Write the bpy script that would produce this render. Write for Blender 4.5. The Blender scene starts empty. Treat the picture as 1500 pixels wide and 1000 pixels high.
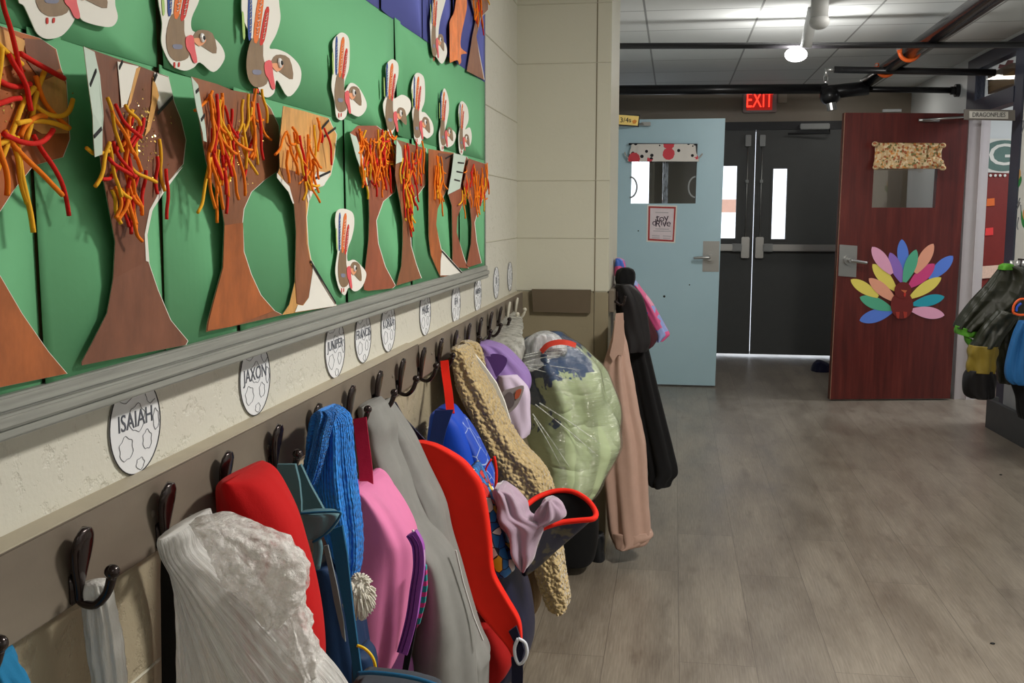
import bpy, bmesh, math, random
from mathutils import Vector, Matrix, noise
from mathutils.geometry import tessellate_polygon
PI = math.pi
S = bpy.context.scene
COL = S.collection
RN = random.Random(7)
# ------------------------------------------------------------------ camera (solved from the room's own lines)
F, CX, CY, H = 1500.0, 750.0, 500.0, 1.29
_y = Vector(((988-CX)/F, (CY-314)/F, -1)).normalized()
_u = Vector((math.sin(.0206), math.cos(.0206), 0))
_z = (_u-_u.dot(_y)*_y).normalized()
_x = _y.cross(_z)
R3 = Matrix((_x, _y, _z))
cam_data = bpy.data.cameras.new('camera'); cam = bpy.data.objects.new('camera', cam_data); COL.objects.link(cam)
cam_data.sensor_width = 36; cam_data.lens = 36; cam_data.clip_start = .02; cam_data.clip_end = 100
cam.matrix_world = Matrix.Translation((0, 0, H)) @ R3.to_4x4()
S.camera = cam
EYE = Vector((0, 0, H))
def ray(px, py): return R3 @ Vector(((px-CX)/F, (CY-py)/F, -1))
def hit(ax, val, px, py):
    d = ray(px, py); return EYE + d*((val-EYE[ax])/d[ax])
def onX(px, py, X=-.55): return hit(0, X, px, py)      # a point on a plane parallel to the side walls
YSH = 0.0                                              # how far the garment being hung sits before or behind its hook
def onY(px, py, Y): return hit(1, Y+YSH, px, py)           # a point on a plane across the hall
def onZ(px, py, Z=0): return hit(2, Z, px, py)         # a point on a level plane
# ------------------------------------------------------------------ materials
def lin(c):
    def f(v):
        v /= 255.0
        return v/12.92 if v <= .04045 else ((v+.055)/1.055)**2.4
    return (f(c[0]), f(c[1]), f(c[2]), 1)
class NT:
    def __init__(s, name):
        s.m = bpy.data.materials.new(name); s.m.use_nodes = True
        s.t = s.m.node_tree; s.n = s.t.nodes; s.n.clear()
        s.out = s.n.new('ShaderNodeOutputMaterial'); s.b = s.n.new('ShaderNodeBsdfPrincipled')
        s.t.links.new(s.b.outputs[0], s.out.inputs[0])
        s.tc = s.n.new('ShaderNodeTexCoord')
    def new(s, t, **k):
        n = s.n.new('ShaderNode'+t)
        for a, v in k.items():
            if hasattr(n, a) and a not in ('name',): setattr(n, a, v)
            else: n.inputs[a.replace('_', ' ')].default_value = v
        return n
    def link(s, a, b): s.t.links.new(a, b)
    def map(s, src='Object', scale=(1, 1, 1), rot=(0, 0, 0), loc=(0, 0, 0)):
        n = s.n.new('ShaderNodeMapping'); n.inputs['Scale'].default_value = scale; n.inputs['Rotation'].default_value = rot; n.inputs['Location'].default_value = loc
        s.link(s.tc.outputs[src], n.inputs[0]); return n.outputs[0]
    def noise(s, vec, scale, detail=4, rough=.55):
        n = s.n.new('ShaderNodeTexNoise'); n.inputs['Scale'].default_value = scale; n.inputs['Detail'].default_value = detail; n.inputs['Roughness'].default_value = rough
        if vec is not None: s.link(vec, n.inputs['Vector'])
        return n.outputs[0]
    def ramp(s, fac, stops, interp='LINEAR'):
        n = s.n.new('ShaderNodeValToRGB'); n.color_ramp.interpolation = interp
        e = n.color_ramp.elements
        while len(e) < len(stops): e.new(.5)
        for i, (p, c) in enumerate(stops): e[i].position = p; e[i].color = lin(c)
        s.link(fac, n.inputs[0]); return n.outputs[0]
    def mix(s, fac, a, b, mode='MIX'):
        n = s.n.new('ShaderNodeMix'); n.data_type = 'RGBA'; n.blend_type = mode
        for sock, v in ((n.inputs[0], fac), (n.inputs[6], a), (n.inputs[7], b)):
            if hasattr(v, 'node'): s.link(v, sock)
            else: sock.default_value = v
        return n.outputs[2]
    def mathn(s, op, a, b=0.0, c=None):
        n = s.n.new('ShaderNodeMath'); n.operation = op
        for i, v in enumerate((a, b, c)):
            if v is None: continue
            if hasattr(v, 'node'): s.link(v, n.inputs[i])
            else: n.inputs[i].default_value = v
        return n.outputs[0]
    def bump(s, h, strength=.3, dist=.002, prev=None):
        n = s.n.new('ShaderNodeBump'); n.inputs['Strength'].default_value = strength; n.inputs['Distance'].default_value = dist
        s.link(h, n.inputs['Height'])
        if prev is not None: s.link(prev, n.inputs['Normal'])
        s.link(n.outputs[0], s.b.inputs['Normal']); return n.outputs[0]
    def set(s, **k):
        for a, v in k.items():
            i = s.b.inputs[a.replace('_', ' ')]
            if hasattr(v, 'node'): s.link(v, i)
            else: i.default_value = v
        return s
_MC = {}
def mat(name, col, rough=.6, var=.12, vs=18, bs=0, bd=.001, bsc=200, metal=0, spec=.4, sheen=0, trans=0):
    if name in _MC: return _MC[name]
    n = NT(name); c = lin(col)
    fac = n.noise(n.map(), vs, 4)
    lo = tuple(v*(1-var) for v in c[:3])+(1,); hi = tuple(min(1, v*(1+var)) for v in c[:3])+(1,)
    n.set(Base_Color=n.mix(fac, lo, hi), Roughness=rough, Metallic=metal)
    n.b.inputs['Specular IOR Level'].default_value = spec
    if sheen: n.b.inputs['Sheen Weight'].default_value = sheen
    if trans: n.b.inputs['Subsurface Weight'].default_value = 0
    if bs: n.bump(n.noise(n.map(), bsc, 3), bs, bd)
    _MC[name] = n.m; return n.m
# ------------------------------------------------------------------ objects
def tag(o, label=None, cat=None, group=None, kind=None):
    if label: o['label'] = label
    if cat: o['category'] = cat
    if group: o['group'] = group
    if kind: o['kind'] = kind
    return o
def thing(name, loc, label, cat, group=None):
    o = bpy.data.objects.new(name, None); o.empty_display_size = .05; o.location = loc; COL.objects.link(o)
    return tag(o, label, cat, group)
def wloc(o):
    v = Vector(o.location)
    return v + wloc(o.parent) if o.parent else v
def obj(name, bm, m, parent=None, smooth=False, uvs=None):
    bmesh.ops.recalc_face_normals(bm, faces=bm.faces)
    xs = [v.co for v in bm.verts]
    c = Vector([(min(p[i] for p in xs)+max(p[i] for p in xs))/2 for i in range(3)]); c.z = min(p.z for p in xs)
    bmesh.ops.translate(bm, verts=bm.verts, vec=-c)
    if smooth:
        for f in bm.faces: f.smooth = True
    me = bpy.data.meshes.new(name); bm.to_mesh(me); bm.free()
    for mm in (m if isinstance(m, (list, tuple)) else [m]): me.materials.append(mm)
    o = bpy.data.objects.new(name, me); COL.objects.link(o)
    if parent is not None:
        o.parent = parent; o.location = c-wloc(parent)
    else: o.location = c
    return o
def copy_tree(o, loc, parent=None):
    c = o.copy(); COL.objects.link(c)
    if parent is None: c.location = loc
    else: c.parent = parent
    for ch in list(o.children): copy_tree(ch, None, c)
    return c
def struct(name, bm, m, **k):
    o = obj(name, bm, m, **k); o['kind'] = 'structure'; return o
# ------------------------------------------------------------------ shapes (all add to a bmesh)
def B(): return bmesh.new()
def box(bm, x0, x1, y0, y1, z0, z1, bev=0):
    r = bmesh.ops.create_cube(bm, size=1)
    bmesh.ops.scale(bm, verts=r['verts'], vec=(abs(x1-x0), abs(y1-y0), abs(z1-z0)))
    bmesh.ops.translate(bm, verts=r['verts'], vec=((x0+x1)/2, (y0+y1)/2, (z0+z1)/2))
    if bev:
        es = list({e for v in r['verts'] for e in v.link_edges})
        bmesh.ops.bevel(bm, geom=es, offset=bev, segments=2, affect='EDGES', clamp_overlap=True)
    return bm
def crv(pts, n=6, closed=False):
    """Catmull-Rom through the points."""
    pts = [Vector(p) for p in pts]; out = []; N = len(pts)
    if N < 3: return pts
    for i in range(N if closed else N-1):
        if closed: a, b, c, d = pts[i-1], pts[i], pts[(i+1) % N], pts[(i+2) % N]
        else: a, b, c, d = pts[max(i-1, 0)], pts[i], pts[i+1], pts[min(i+2, N-1)]
        for k in range(n):
            t = k/n
            out.append(.5*((2*b)+(c-a)*t+(2*a-5*b+4*c-d)*t*t+(3*b-a-3*c+d)*t**3))
    if not closed: out.append(pts[-1])
    return out
def tube(bm, pts, r, seg=8, cap=True, smooth=0):
    pts = [Vector(p) for p in pts]
    if smooth: pts = crv(pts, smooth)
    n = len(pts); rr = r if callable(r) else (lambda t: r)
    up = None; rings = []
    for i, p in enumerate(pts):
        d = (pts[min(i+1, n-1)]-pts[max(i-1, 0)]).normalized()
        if up is None:
            up = Vector((0, 0, 1)) if abs(d.z) < .9 else Vector((1, 0, 0))
        s = d.cross(up)
        if s.length < 1e-6: s = d.orthogonal()
        s.normalize(); up = s.cross(d).normalized()
        q = rr(i/(n-1))
        rings.append([bm.verts.new(p+(s*math.cos(2*PI*k/seg)+up*math.sin(2*PI*k/seg))*q) for k in range(seg)])
    for a, b in zip(rings, rings[1:]):
        for k in range(seg): bm.faces.new((a[k], a[(k+1) % seg], b[(k+1) % seg], b[k]))
    if cap:
        bm.faces.new(rings[0][::-1]); bm.faces.new(rings[-1])
    return bm
def ball(bm, c, r, sc=(1, 1, 1), seg=16):
    q = bmesh.ops.create_uvsphere(bm, u_segments=seg, v_segments=max(6, seg//2), radius=r)
    bmesh.ops.scale(bm, verts=q['verts'], vec=sc); bmesh.ops.translate(bm, verts=q['verts'], vec=c)
    return bm
def rod(bm, a, b, r, seg=20): return tube(bm, [a, b], r, seg)
def fill(bm, pts):
    """One flat polygon, triangulated; returns its faces."""
    vs = [bm.verts.new(p) for p in pts]
    fs = []
    for t in tessellate_polygon([[v.co for v in vs]]):
        try: fs.append(bm.faces.new([vs[i] for i in t]))
        except ValueError: pass
    return fs
def slab(bm, pts, vec, disp=None, axis=1, cut=0):
    """A sheet with the given outline and thickness; disp(point) bends it."""
    pts = [Vector(p) for p in pts]
    fs = fill(bm, pts)
    if cut:
        lo = min(p[axis] for p in pts); hi = max(p[axis] for p in pts); no = Vector((0, 0, 0)); no[axis] = 1
        for i in range(1, cut):
            co = Vector((0, 0, 0)); co[axis] = lo+(hi-lo)*i/cut
            g = bm.verts[:]+bm.edges[:]+bm.faces[:]
            bmesh.ops.bisect_plane(bm, geom=g, plane_co=co, plane_no=no, dist=1e-6)
    if disp:
        for v in bm.verts: v.co += disp(v.co)
    r = bmesh.ops.extrude_face_region(bm, geom=bm.faces[:])
    bmesh.ops.translate(bm, verts=[v for v in r['geom'] if isinstance(v, bmesh.types.BMVert)], vec=vec)
    return bm
def PT(s, ox=0, oy=0, k=1.0):
    """'x,y x,y ...' read off an enlargement of the photograph, back to its own pixels."""
    return [(ox+float(a)/k, oy+float(b)/k) for a, b in (q.split(',') for q in s.split())]
def sm(poly, n=5): return [(p.x, p.y) for p in crv([Vector((a, b, 0)) for a, b in poly], n, True)]
def loft(rows, t=.1, Y=2.0, nseg=56, sub=7, expo=2.3, amp=.004, k=7, seed=0, fine=0, fs=60, cap=True, rag=0, lump=0, ls=9, crk=0, cs=30):
    """A hanging body: rows (y, xl, xr[, Y, t]) or (xl, yl, xr, yr[, Y, t]) give its width down its length, t its depth.
    Folds run down it."""
    st = []
    for r in rows:
        r = list(r)
        if len(r) in (3, 5): r = [r[1], r[0], r[2], r[0]]+r[3:]
        y = r[4] if len(r) > 4 else Y; tt = r[5] if len(r) > 5 else t
        a = onY(r[0], r[1], y); b = onY(r[2], r[3], y)
        st.append((a, b, tt))
    A = crv([s[0] for s in st], sub); Bp = crv([s[1] for s in st], sub)
    T = [v.x for v in crv([Vector((s[2], 0, 0)) for s in st], sub)]
    bm = B(); uv = bm.loops.layers.uv.new('UVMap')
    n = len(A); rings = []; rnd = random.Random(seed); ph = [rnd.uniform(0, 6.28) for _ in range(6)]
    for i in range(n):
        a, b = A[i], Bp[i]; c = (a+b)/2; w = (b-a)/2
        fwd = Vector((0, 1, 0)); fr = i/(n-1); ring = []
        env = min(1, fr*5+.1)
        for j in range(nseg):
            th = 2*PI*j/nseg; co, si = math.cos(th), math.sin(th)
            ex = 2/expo
            cc = math.copysign(abs(co)**ex, co); ss = math.copysign(abs(si)**ex, si)
            p = c+w*cc+fwd*(T[i]/2*ss)
            nrm = (w.normalized()*cc+fwd*ss) if w.length > 1e-5 else fwd
            f = amp*env*(math.sin(k*th+ph[0]+fr*2.2)+.6*math.sin((k*1.7)*th+ph[1]-fr*3.1)+.5*math.sin(3*th+ph[2]+fr*5))
            f *= abs(si)**.7*.85+.15
            if lump: f += lump*noise.noise(p*ls+Vector((seed*3.1, 0, 0)))
            if fine: f += fine*noise.noise(p*fs+Vector((seed, 0, 0)))
            if crk:
                o_ = Vector((seed*2.7, 1.3, 0))
                for q_ in range(3): f += crk/(1.7**q_)*(.45-2*abs(noise.noise((p+o_)*cs*(1.9**q_))))
            p = p+nrm*f
            if rag and i == n-1: p.z += rag*math.sin(5*th+ph[3])
            ring.append(bm.verts.new(p))
        rings.append(ring)
    for i in range(n-1):
        for j in range(nseg):
            q = (j+1) % nseg
            f = bm.faces.new((rings[i][j], rings[i][q], rings[i+1][q], rings[i+1][j]))
            for lp, (u, v) in zip(f.loops, ((j, i), (j+1, i), (j+1, i+1), (j, i+1))): lp[uv].uv = (u/nseg, v/(n-1))
    if cap:
        for rg in (rings[0][::-1], rings[-1]):
            c = bm.verts.new(sum((v.co for v in rg), Vector())/nseg)
            for j in range(nseg): bm.faces.new((rg[j], rg[(j+1) % nseg], c))
    return bm
def ribbon(bm, pts, w, th, side=None, n=6):
    """A flat strap along a path; side is its width direction."""
    P = crv(pts, n) if len(pts) > 2 else [Vector(p) for p in pts]
    rings = []
    for i, p in enumerate(P):
        d = (P[min(i+1, len(P)-1)]-P[max(i-1, 0)]).normalized()
        s = Vector(side) if side is not None else Vector((1, 0, 0))
        s = (s-d*s.dot(d)).normalized(); nn = s.cross(d).normalized()
        rings.append([bm.verts.new(p+s*w/2*a+nn*th/2*b) for a, b in ((-1, -1), (1, -1), (1, 1), (-1, 1))])
    for a, b in zip(rings, rings[1:]):
        for k in range(4): bm.faces.new((a[k], a[(k+1) % 4], b[(k+1) % 4], b[k]))
    bm.faces.new(rings[0][::-1]); bm.faces.new(rings[-1])
    return bm
def lettering(text, size, o, right, up, m, parent, name='lettering', ext=.0004, shear=0, stretch=1):
    """Raised letters centred on o."""
    cu = bpy.data.curves.new('letters', 'FONT'); cu.body = text; cu.size = size; cu.align_x = 'CENTER'; cu.align_y = 'CENTER'
    cu.extrude = ext; cu.shear = shear; cu.resolution_u = 3
    t = bpy.data.objects.new('letters', cu); COL.objects.link(t)
    me = bpy.data.meshes.new_from_object(t.evaluated_get(bpy.context.evaluated_depsgraph_get()))
    bpy.data.objects.remove(t); bpy.data.curves.remove(cu)
    right = Vector(right).normalized(); up = Vector(up).normalized(); nn = right.cross(up)
    bm = B(); bm.from_mesh(me); bpy.data.meshes.remove(me)
    if not bm.verts: return None
    for v in bm.verts: v.co = Vector(o)+right*v.co.x*stretch+up*v.co.y+nn*v.co.z
    return obj(name, bm, m, parent)
WR, WU = (0, 1, 0), (0, 0, 1)      # reading direction on the left wall
# ================================================================== THE SETTING
def wall_mat(name, col, bumpy=.5):
    n = NT(name)
    v = n.map('Object')
    big = n.noise(v, 2.2, 3); fine = n.noise(v, 160, 3); mid = n.noise(v, 45, 4, .6)
    c = lin(col); d = tuple(x*.9 for x in c[:3])+(1,)
    n.set(Base_Color=n.mix(big, d, c), Roughness=.42)
    h = n.mathn('ADD', n.mathn('MULTIPLY', fine, .35), n.ramp(mid, [(.3, (0, 0, 0)), (.46, (255, 255, 255))]))
    n.bump(h, bumpy, .0016)
    return n.m
CREAM = wall_mat('cream painted block', (216, 214, 202), .9)
CREAM2 = wall_mat('cream painted smooth block', (208, 206, 189), .12)
TAUPE = wall_mat('taupe painted block', (150, 140, 116), .15)
WHITE_WALL = wall_mat('white painted wall', (222, 226, 226), .1)
DIM_WALL = wall_mat('tan painted wall', (150, 138, 122), .1)
JOINT = mat('mortar joint', (190, 187, 170), .7)
def coursed(nrm_ax):
    pass
# floor: grey-brown vinyl planks that run down the hall
n = NT('grey brown vinyl planks')
v = n.map('Object', rot=(0, 0, PI/2), loc=(0, .212, 0))
br = n.new('TexBrick'); br.offset = .37; br.offset_frequency = 2; br.squash = 1
br.inputs['Scale'].default_value = 1; br.inputs['Brick Width'].default_value = 1.22; br.inputs['Row Height'].default_value = .2185
br.inputs['Mortar Size'].default_value = .0012; br.inputs['Mortar Smooth'].default_value = .1; br.inputs['Bias'].default_value = 0
br.inputs['Color1'].default_value = (0, 0, 0, 1); br.inputs['Color2'].default_value = (1, 1, 1, 1); br.inputs['Mortar'].default_value = (.5, .5, .5, 1)
n.link(v, br.inputs['Vector'])
g = n.map('Object', scale=(9, .9, 1)); sep = n.new('Mapping'); 
vadd = n.new('VectorMath'); vadd.operation = 'ADD'
sc = n.new('VectorMath'); sc.operation = 'SCALE'; sc.inputs['Scale'].default_value = 7.0; n.link(br.outputs['Color'], sc.inputs[0])
n.link(g, vadd.inputs[0]); n.link(sc.outputs[0], vadd.inputs[1])
grain = n.noise(vadd.outputs[0], 2.4, 7, .62)
cloud = n.noise(n.map('Object', scale=(4, 1.3, 1)), 1.6, 4, .6)
fine = n.noise(n.map('Object', scale=(160, 6, 1)), 2, 4, .6)
colr = n.ramp(grain, [(.28, (84, 74, 64)), (.5, (134, 124, 110)), (.74, (168, 158, 143))])
plank = n.ramp(br.outputs['Color'], [(0, (172, 164, 154)), (1, (255, 253, 250))])
colr = n.mix(1.0, colr, plank, 'MULTIPLY')
colr = n.mix(.55, colr, n.ramp(cloud, [(.32, (100, 89, 77)), (.62, (156, 147, 133))]))
colr = n.mix(.35, colr, n.ramp(fine, [(.3, (98, 90, 80)), (.7, (160, 152, 142))]))
knot = n.ramp(n.noise(n.map('Object', scale=(9, 2.6, 1), loc=(3, 1, 0)), 1.5, 5, .6), [(.58, (0, 0, 0)), (.72, (255, 255, 255))])
colr = n.mix(n.mathn('MULTIPLY', knot, .45), colr, lin((84, 72, 62)))
wv = n.new('TexWave'); wv.inputs['Scale'].default_value = 3.2; wv.inputs['Distortion'].default_value = 9; wv.inputs['Detail'].default_value = 3; wv.inputs['Detail Scale'].default_value = 1.2
n.link(vadd.outputs[0], wv.inputs[0])
colr = n.mix(n.mathn('MULTIPLY', wv.outputs[0], .16), colr, lin((92, 80, 68)))
seam = n.mathn('MULTIPLY', br.outputs['Fac'], .6)
colr = n.mix(seam, colr, lin((70, 62, 54)))
n.set(Base_Color=colr, Roughness=n.ramp(cloud, [(.3, (150, 150, 150)), (.7, (174, 174, 174))]))
n.bump(n.mathn('SUBTRACT', 1.0, br.outputs['Fac']), .2, .0006)
FLOOR = n.m
bm = B(); box(bm, -.8, 4.8, -2.6, 9.9, -.08, 0); struct('floor', bm, FLOOR)
# ceiling: lay-in tiles in a 0.61 m grid
n = NT('lay-in ceiling tiles')
v = n.map('Object', loc=(.337, .34, 0))
br = n.new('TexBrick'); br.offset = 0; br.inputs['Scale'].default_value = 1
br.inputs['Brick Width'].default_value = .614; br.inputs['Row Height'].default_value = .61
br.inputs['Mortar Size'].default_value = .006; br.inputs['Mortar Smooth'].default_value = .05
br.inputs['Color1'].default_value = lin((226, 228, 226)); br.inputs['Color2'].default_value = lin((216, 219, 217)); br.inputs['Mortar'].default_value = lin((150, 152, 150))
n.link(v, br.inputs['Vector'])
n.set(Base_Color=br.outputs['Color'], Roughness=.8)
n.bump(n.mathn('SUBTRACT', n.noise(n.map(), 120, 3), n.mathn('MULTIPLY', br.outputs['Fac'], 2)), .25, .002)
CEIL = n.m
ZC = 2.38
bm = B(); box(bm, -.8, 4.8, -2.6, 9.9, ZC, ZC+.1); struct('ceiling', bm, CEIL)
XW, XR, YS, YB = -.577, 2.02, 3.78, 9.55     # left wall face, right wall face, jutting pier, end wall
# left wall: courses of block with recessed joints modelled as real grooves between courses
def block_wall(name, x0, x1, y0, y1, z0, z1, m, course=.2032, first=.012, groove=.004, face=None):
    bm = B(); box(bm, x0, x1, y0, y1, z0, z1); return struct(name, bm, m)
block_wall('wall_left', XW-.15, XW, -2.6, YS+.2, .95, ZC, CREAM)
block_wall('wall_left_lower', XW-.15, XW, -2.6, YS+.2, 0, .95, wall_mat('beige lower block', (176, 165, 140), .9))  # darker, browner tone than the wall above
def joints(name, pts_list, m, normal, label=None):
    for i, (a, b) in enumerate(pts_list):
        bm = B(); tube(bm, [a, b], .0022, 6); struct(name+('' if i == 0 else '_%d' % (i+1)), bm, m)
zs = [.993, 1.2035, 1.413, 1.623, 1.832, 2.04, 2.25]
joints('trim_left', [((XW, y0, z), (XW, YS, z)) for z, y0 in ((.985, -.5), (.78, -.5), (.575, -.5), (.37, -.5), (1.2035, 3.0), (1.413, 3.0), (1.623, 3.0), (1.832, 3.0), (2.04, 3.0))], JOINT, 0)
bm = B(); box(bm, XW-.15, XW, YS+.2, YB+.2, 0, ZC); struct('wall_left_far', bm, WHITE_WALL)
# the block pier that juts from the left wall
XP0, XP = -.286, -.235
bm = B(); box(bm, XW-.02, XP, YS, 4.33, 1.005, ZC, .004); struct('wall_pier', bm, CREAM2)
bm = B(); box(bm, XW-.02, XP, YS, 4.33, 0, 1.005, .004); struct('wall_pier_lower', bm, TAUPE)
joints('trim_pier', [((XW, YS, z), (XP, YS, z)) for z in (1.2035, 1.413, 1.832, 2.04)], JOINT, 1)
joints('trim_pier_edge', [((XP0, YS, .0), (XP0, YS, ZC))], mat('dark joint', (120, 112, 92), .7), 1)
# end wall with the opening for the double doors, and a side light to its left
XD0, XD1 = -.16, 1.50
bm = B()
box(bm, XW-.1, -.52, YB, YB+.2, 0, ZC); box(bm, -.215, XD0-.05, YB, YB+.2, 0, ZC)
box(bm, -.52, -.215, YB, YB+.2, 0, .9); box(bm, -.52, -.215, YB, YB+.2, 2.05, ZC)
box(bm, XD1+.05, XR+.4, YB, YB+.2, 0, ZC); box(bm, XD0-.05, XD1+.05, YB, YB+.2, 2.1, ZC)
struct('wall_back', bm, DIM_WALL)
# right wall with a doorway
YD0, YD1 = 6.70, 7.54
bm = B()
box(bm, XR, XR+.09, -2.6, YD0, 0, ZC); box(bm, XR, XR+.09, YD0, YD1, 2.36, ZC); box(bm, XR, XR+.09, YD1, YB+.1, 0, ZC)
struct('wall_right', bm, WHITE_WALL)
bm = B(); box(bm, XW-.1, XR+.2, -2.7, -2.6, 0, ZC); struct('wall_front', bm, CREAM2)
# side room beyond the doorway
bm = B(); box(bm, XR+.09, 4.7, 9.0, 9.1, 0, ZC); struct('wall_room_back', bm, WHITE_WALL)
bm = B(); box(bm, 4.6, 4.7, 4.5, 9.1, 0, ZC); struct('wall_room_side', bm, WHITE_WALL)
bm = B(); box(bm, XR+.09, 4.7, 4.4, 4.5, 0, ZC); struct('wall_room_front', bm, WHITE_WALL)
# ---- world and lamps
W = bpy.data.worlds.new('daylight'); S.world = W; W.use_nodes = True
W.node_tree.nodes['Background'].inputs[0].default_value = (.86, .92, 1, 1); W.node_tree.nodes['Background'].inputs[1].default_value = 2.2
def lamp(name, kind, loc, power, col=(1, .95, .87), size=(.3, .3), rot=(0, 0, 0), rad=.05):
    l = bpy.data.lights.new(name, kind); l.energy = power; l.color = col
    if kind == 'AREA': l.shape = 'RECTANGLE'; l.size, l.size_y = size
    else: l.shadow_soft_size = rad
    o = bpy.data.objects.new(name, l); o.location = loc; o.rotation_euler = rot; COL.objects.link(o); return o
lamp('ceiling_tube_light', 'AREA', (1.1, 1.9, 2.36), 58, size=(.25, .5))
lamp('fill_light_behind', 'AREA', (1.2, -.9, 2.36), 9, size=(.3, 1.2))  # added fill from behind the camera, no known fixture
lamp('far_bulb_light', 'POINT', onY(1166, 84, 5.95), 26, (1, .98, .95), rad=.03)
lamp('fill_light_middle', 'AREA', (1.1, 5.0, 2.36), 14, size=(.25, 1.0))  # added, unseen; lifts the far part of the hall
lamp('end_hall_fill', 'AREA', (1.5, 8.7, 2.36), 3, size=(.3, .3))  # small added light to brighten the hall end, no lamp there
lamp('side_room_fill', 'AREA', (3.3, 7.2, 2.36), 45, (.95, .97, 1), size=(1, 1))  # added, unseen; keeps the room beyond the doorway bright
S.view_settings.view_transform = 'Standard'; S.view_settings.look = 'None'; S.view_settings.gamma = 1; S.view_settings.use_curve_mapping = False
S.view_settings.exposure = 0.12
S.cycles.use_denoising = True
S.cycles.denoising_prefilter = 'ACCURATE'
S.cycles.max_bounces = 8; S.cycles.transparent_max_bounces = 16
S.cycles.sample_clamp_indirect = 1.5
W.cycles.sampling_method = 'NONE'
S.cycles.caustics_reflective = False; S.cycles.caustics_refractive = False
# ================================================================== BULLETIN BOARD
XB = -.55
GREEN = mat('green backing paper', (106, 178, 128), .75, .07, 3, .15, .001, 60)
BLUE = mat('blue backing paper', (98, 106, 186), .75, .06, 3)
n = NT('brushed aluminium frame'); n.set(Base_Color=n.ramp(n.noise(n.map('Object', scale=(30, 1, 30)), 6, 4), [(.3, (140, 142, 137)), (.7, (166, 168, 162))]), Roughness=.45, Metallic=.2); ALU = n.m
PAPER = mat('white card', (232, 230, 222), .7, .03)
PBACK = mat('pale green-white card back', (196, 212, 200), .7, .05)
def paint(name, c, var=.16, vs=22):
    n = NT(name); k = lin(c); v = n.map('Object', scale=(1, 1, .45))
    a = tuple(x*(1-var*1.6) for x in k[:3])+(1,); b = tuple(min(1, x*(1+var*1.6)) for x in k[:3])+(1,)
    n.set(Base_Color=n.mix(n.ramp(n.noise(v, vs, 6, .65), [(.3, (0, 0, 0)), (.7, (255, 255, 255))]), a, b), Roughness=.5)
    n.bump(n.noise(n.map('Object', scale=(1, 1, .3)), 90, 4), .25, .0008); return n.m
BR_DARK = paint('dark brown poster paint', (124, 78, 58)); BR_ORANGE = paint('orange brown poster paint', (166, 92, 46), .22)
BR_MID = paint('mid brown poster paint', (140, 88, 58)); BR_RED = paint('red brown poster paint', (152, 84, 58)); TAN = paint('golden tan poster paint', (214, 160, 92), .2, 30)
BLACKINK = mat('black ink', (22, 22, 26), .6)
YA = {'o': mat('orange yarn', (255, 128, 12), .85, .15, 60, .5, .001, 500), 'y': mat('golden yellow yarn', (246, 180, 34), .85, .15, 60, .5, .001, 500), 'r': mat('red yarn', (214, 28, 18), .85, .15, 60, .5, .001, 500)}
n = NT('gold glitter'); n.set(Base_Color=lin((255, 214, 120)), Roughness=.18, Metallic=1); GLIT = n.m
Y0, Y1, Z0, Z1 = .1, onX(709, 240, XB).y, 1.139, 2.3
ZBL = 1.671
board = thing('bulletin_board', (XB-.01, 1.6, Z0-.03), 'long wall bulletin board covered in green and blue paper with a grey metal frame', 'bulletin board')
bm = B(); box(bm, XW, XB-.002, Y0, Y1, Z0, Z1); obj('backing', bm, mat('cork backing', (140, 110, 80), .9), board)
# sheets of paper: each a little bowed, so the joins between them gape
def sheet(name, y0, y1, z0, z1, m, off=.0):
    bm = B(); q = [(XB, y0, z0), (XB, y1, z0), (XB, y1, z1), (XB, y0, z1)]
    slab(bm, q, (-.0006, 0, 0), disp=lambda p: Vector((off+.0012*math.sin(p.y*9)+.007*max(0, 1-abs(p.y-y0)/.09)**2*(.6+.4*math.sin(p.z*9+y0*7)), 0, 0)), cut=14)
    return obj(name, bm, m, board, True)
seams = [Y0, onX(45, 300, XB).y, onX(232, 300, XB).y, onX(357, 300, XB).y-.03, onX(502, 250, XB).y, onX(600, 280, XB).y, onX(672, 300, XB).y, Y1]
for a, b in zip(seams, seams[1:]): sheet('green_paper', a, b, Z0, 1.447, GREEN, .0005)
for a, b in ((Y0, 1.05), (1.05, 2.0), (2.0, Y1)): sheet('green_paper', a, b, 1.445, ZBL, GREEN, .0012)
for a, b in ((Y0, 1.9), (1.9, 2.22), (2.22, 2.52), (2.52, Y1)): sheet('blue_paper', a, b, ZBL-.004, Z1, BLUE, .002)
fr = B()
for dx, za, zb in ((.010, Z0-.012, Z0+.002), (.016, Z0-.024, Z0-.012), (.013, Z0-.034, Z0-.024)):
    box(fr, XW, XB+dx, Y0, Y1+.002, za, zb, .002)
obj('bottom_rail', fr, ALU, board)
bm = B(); box(bm, XW, XB+.004, Y1, Y1+.006, Z0-.034, Z1); obj('side_rail', bm, ALU, board)
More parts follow.
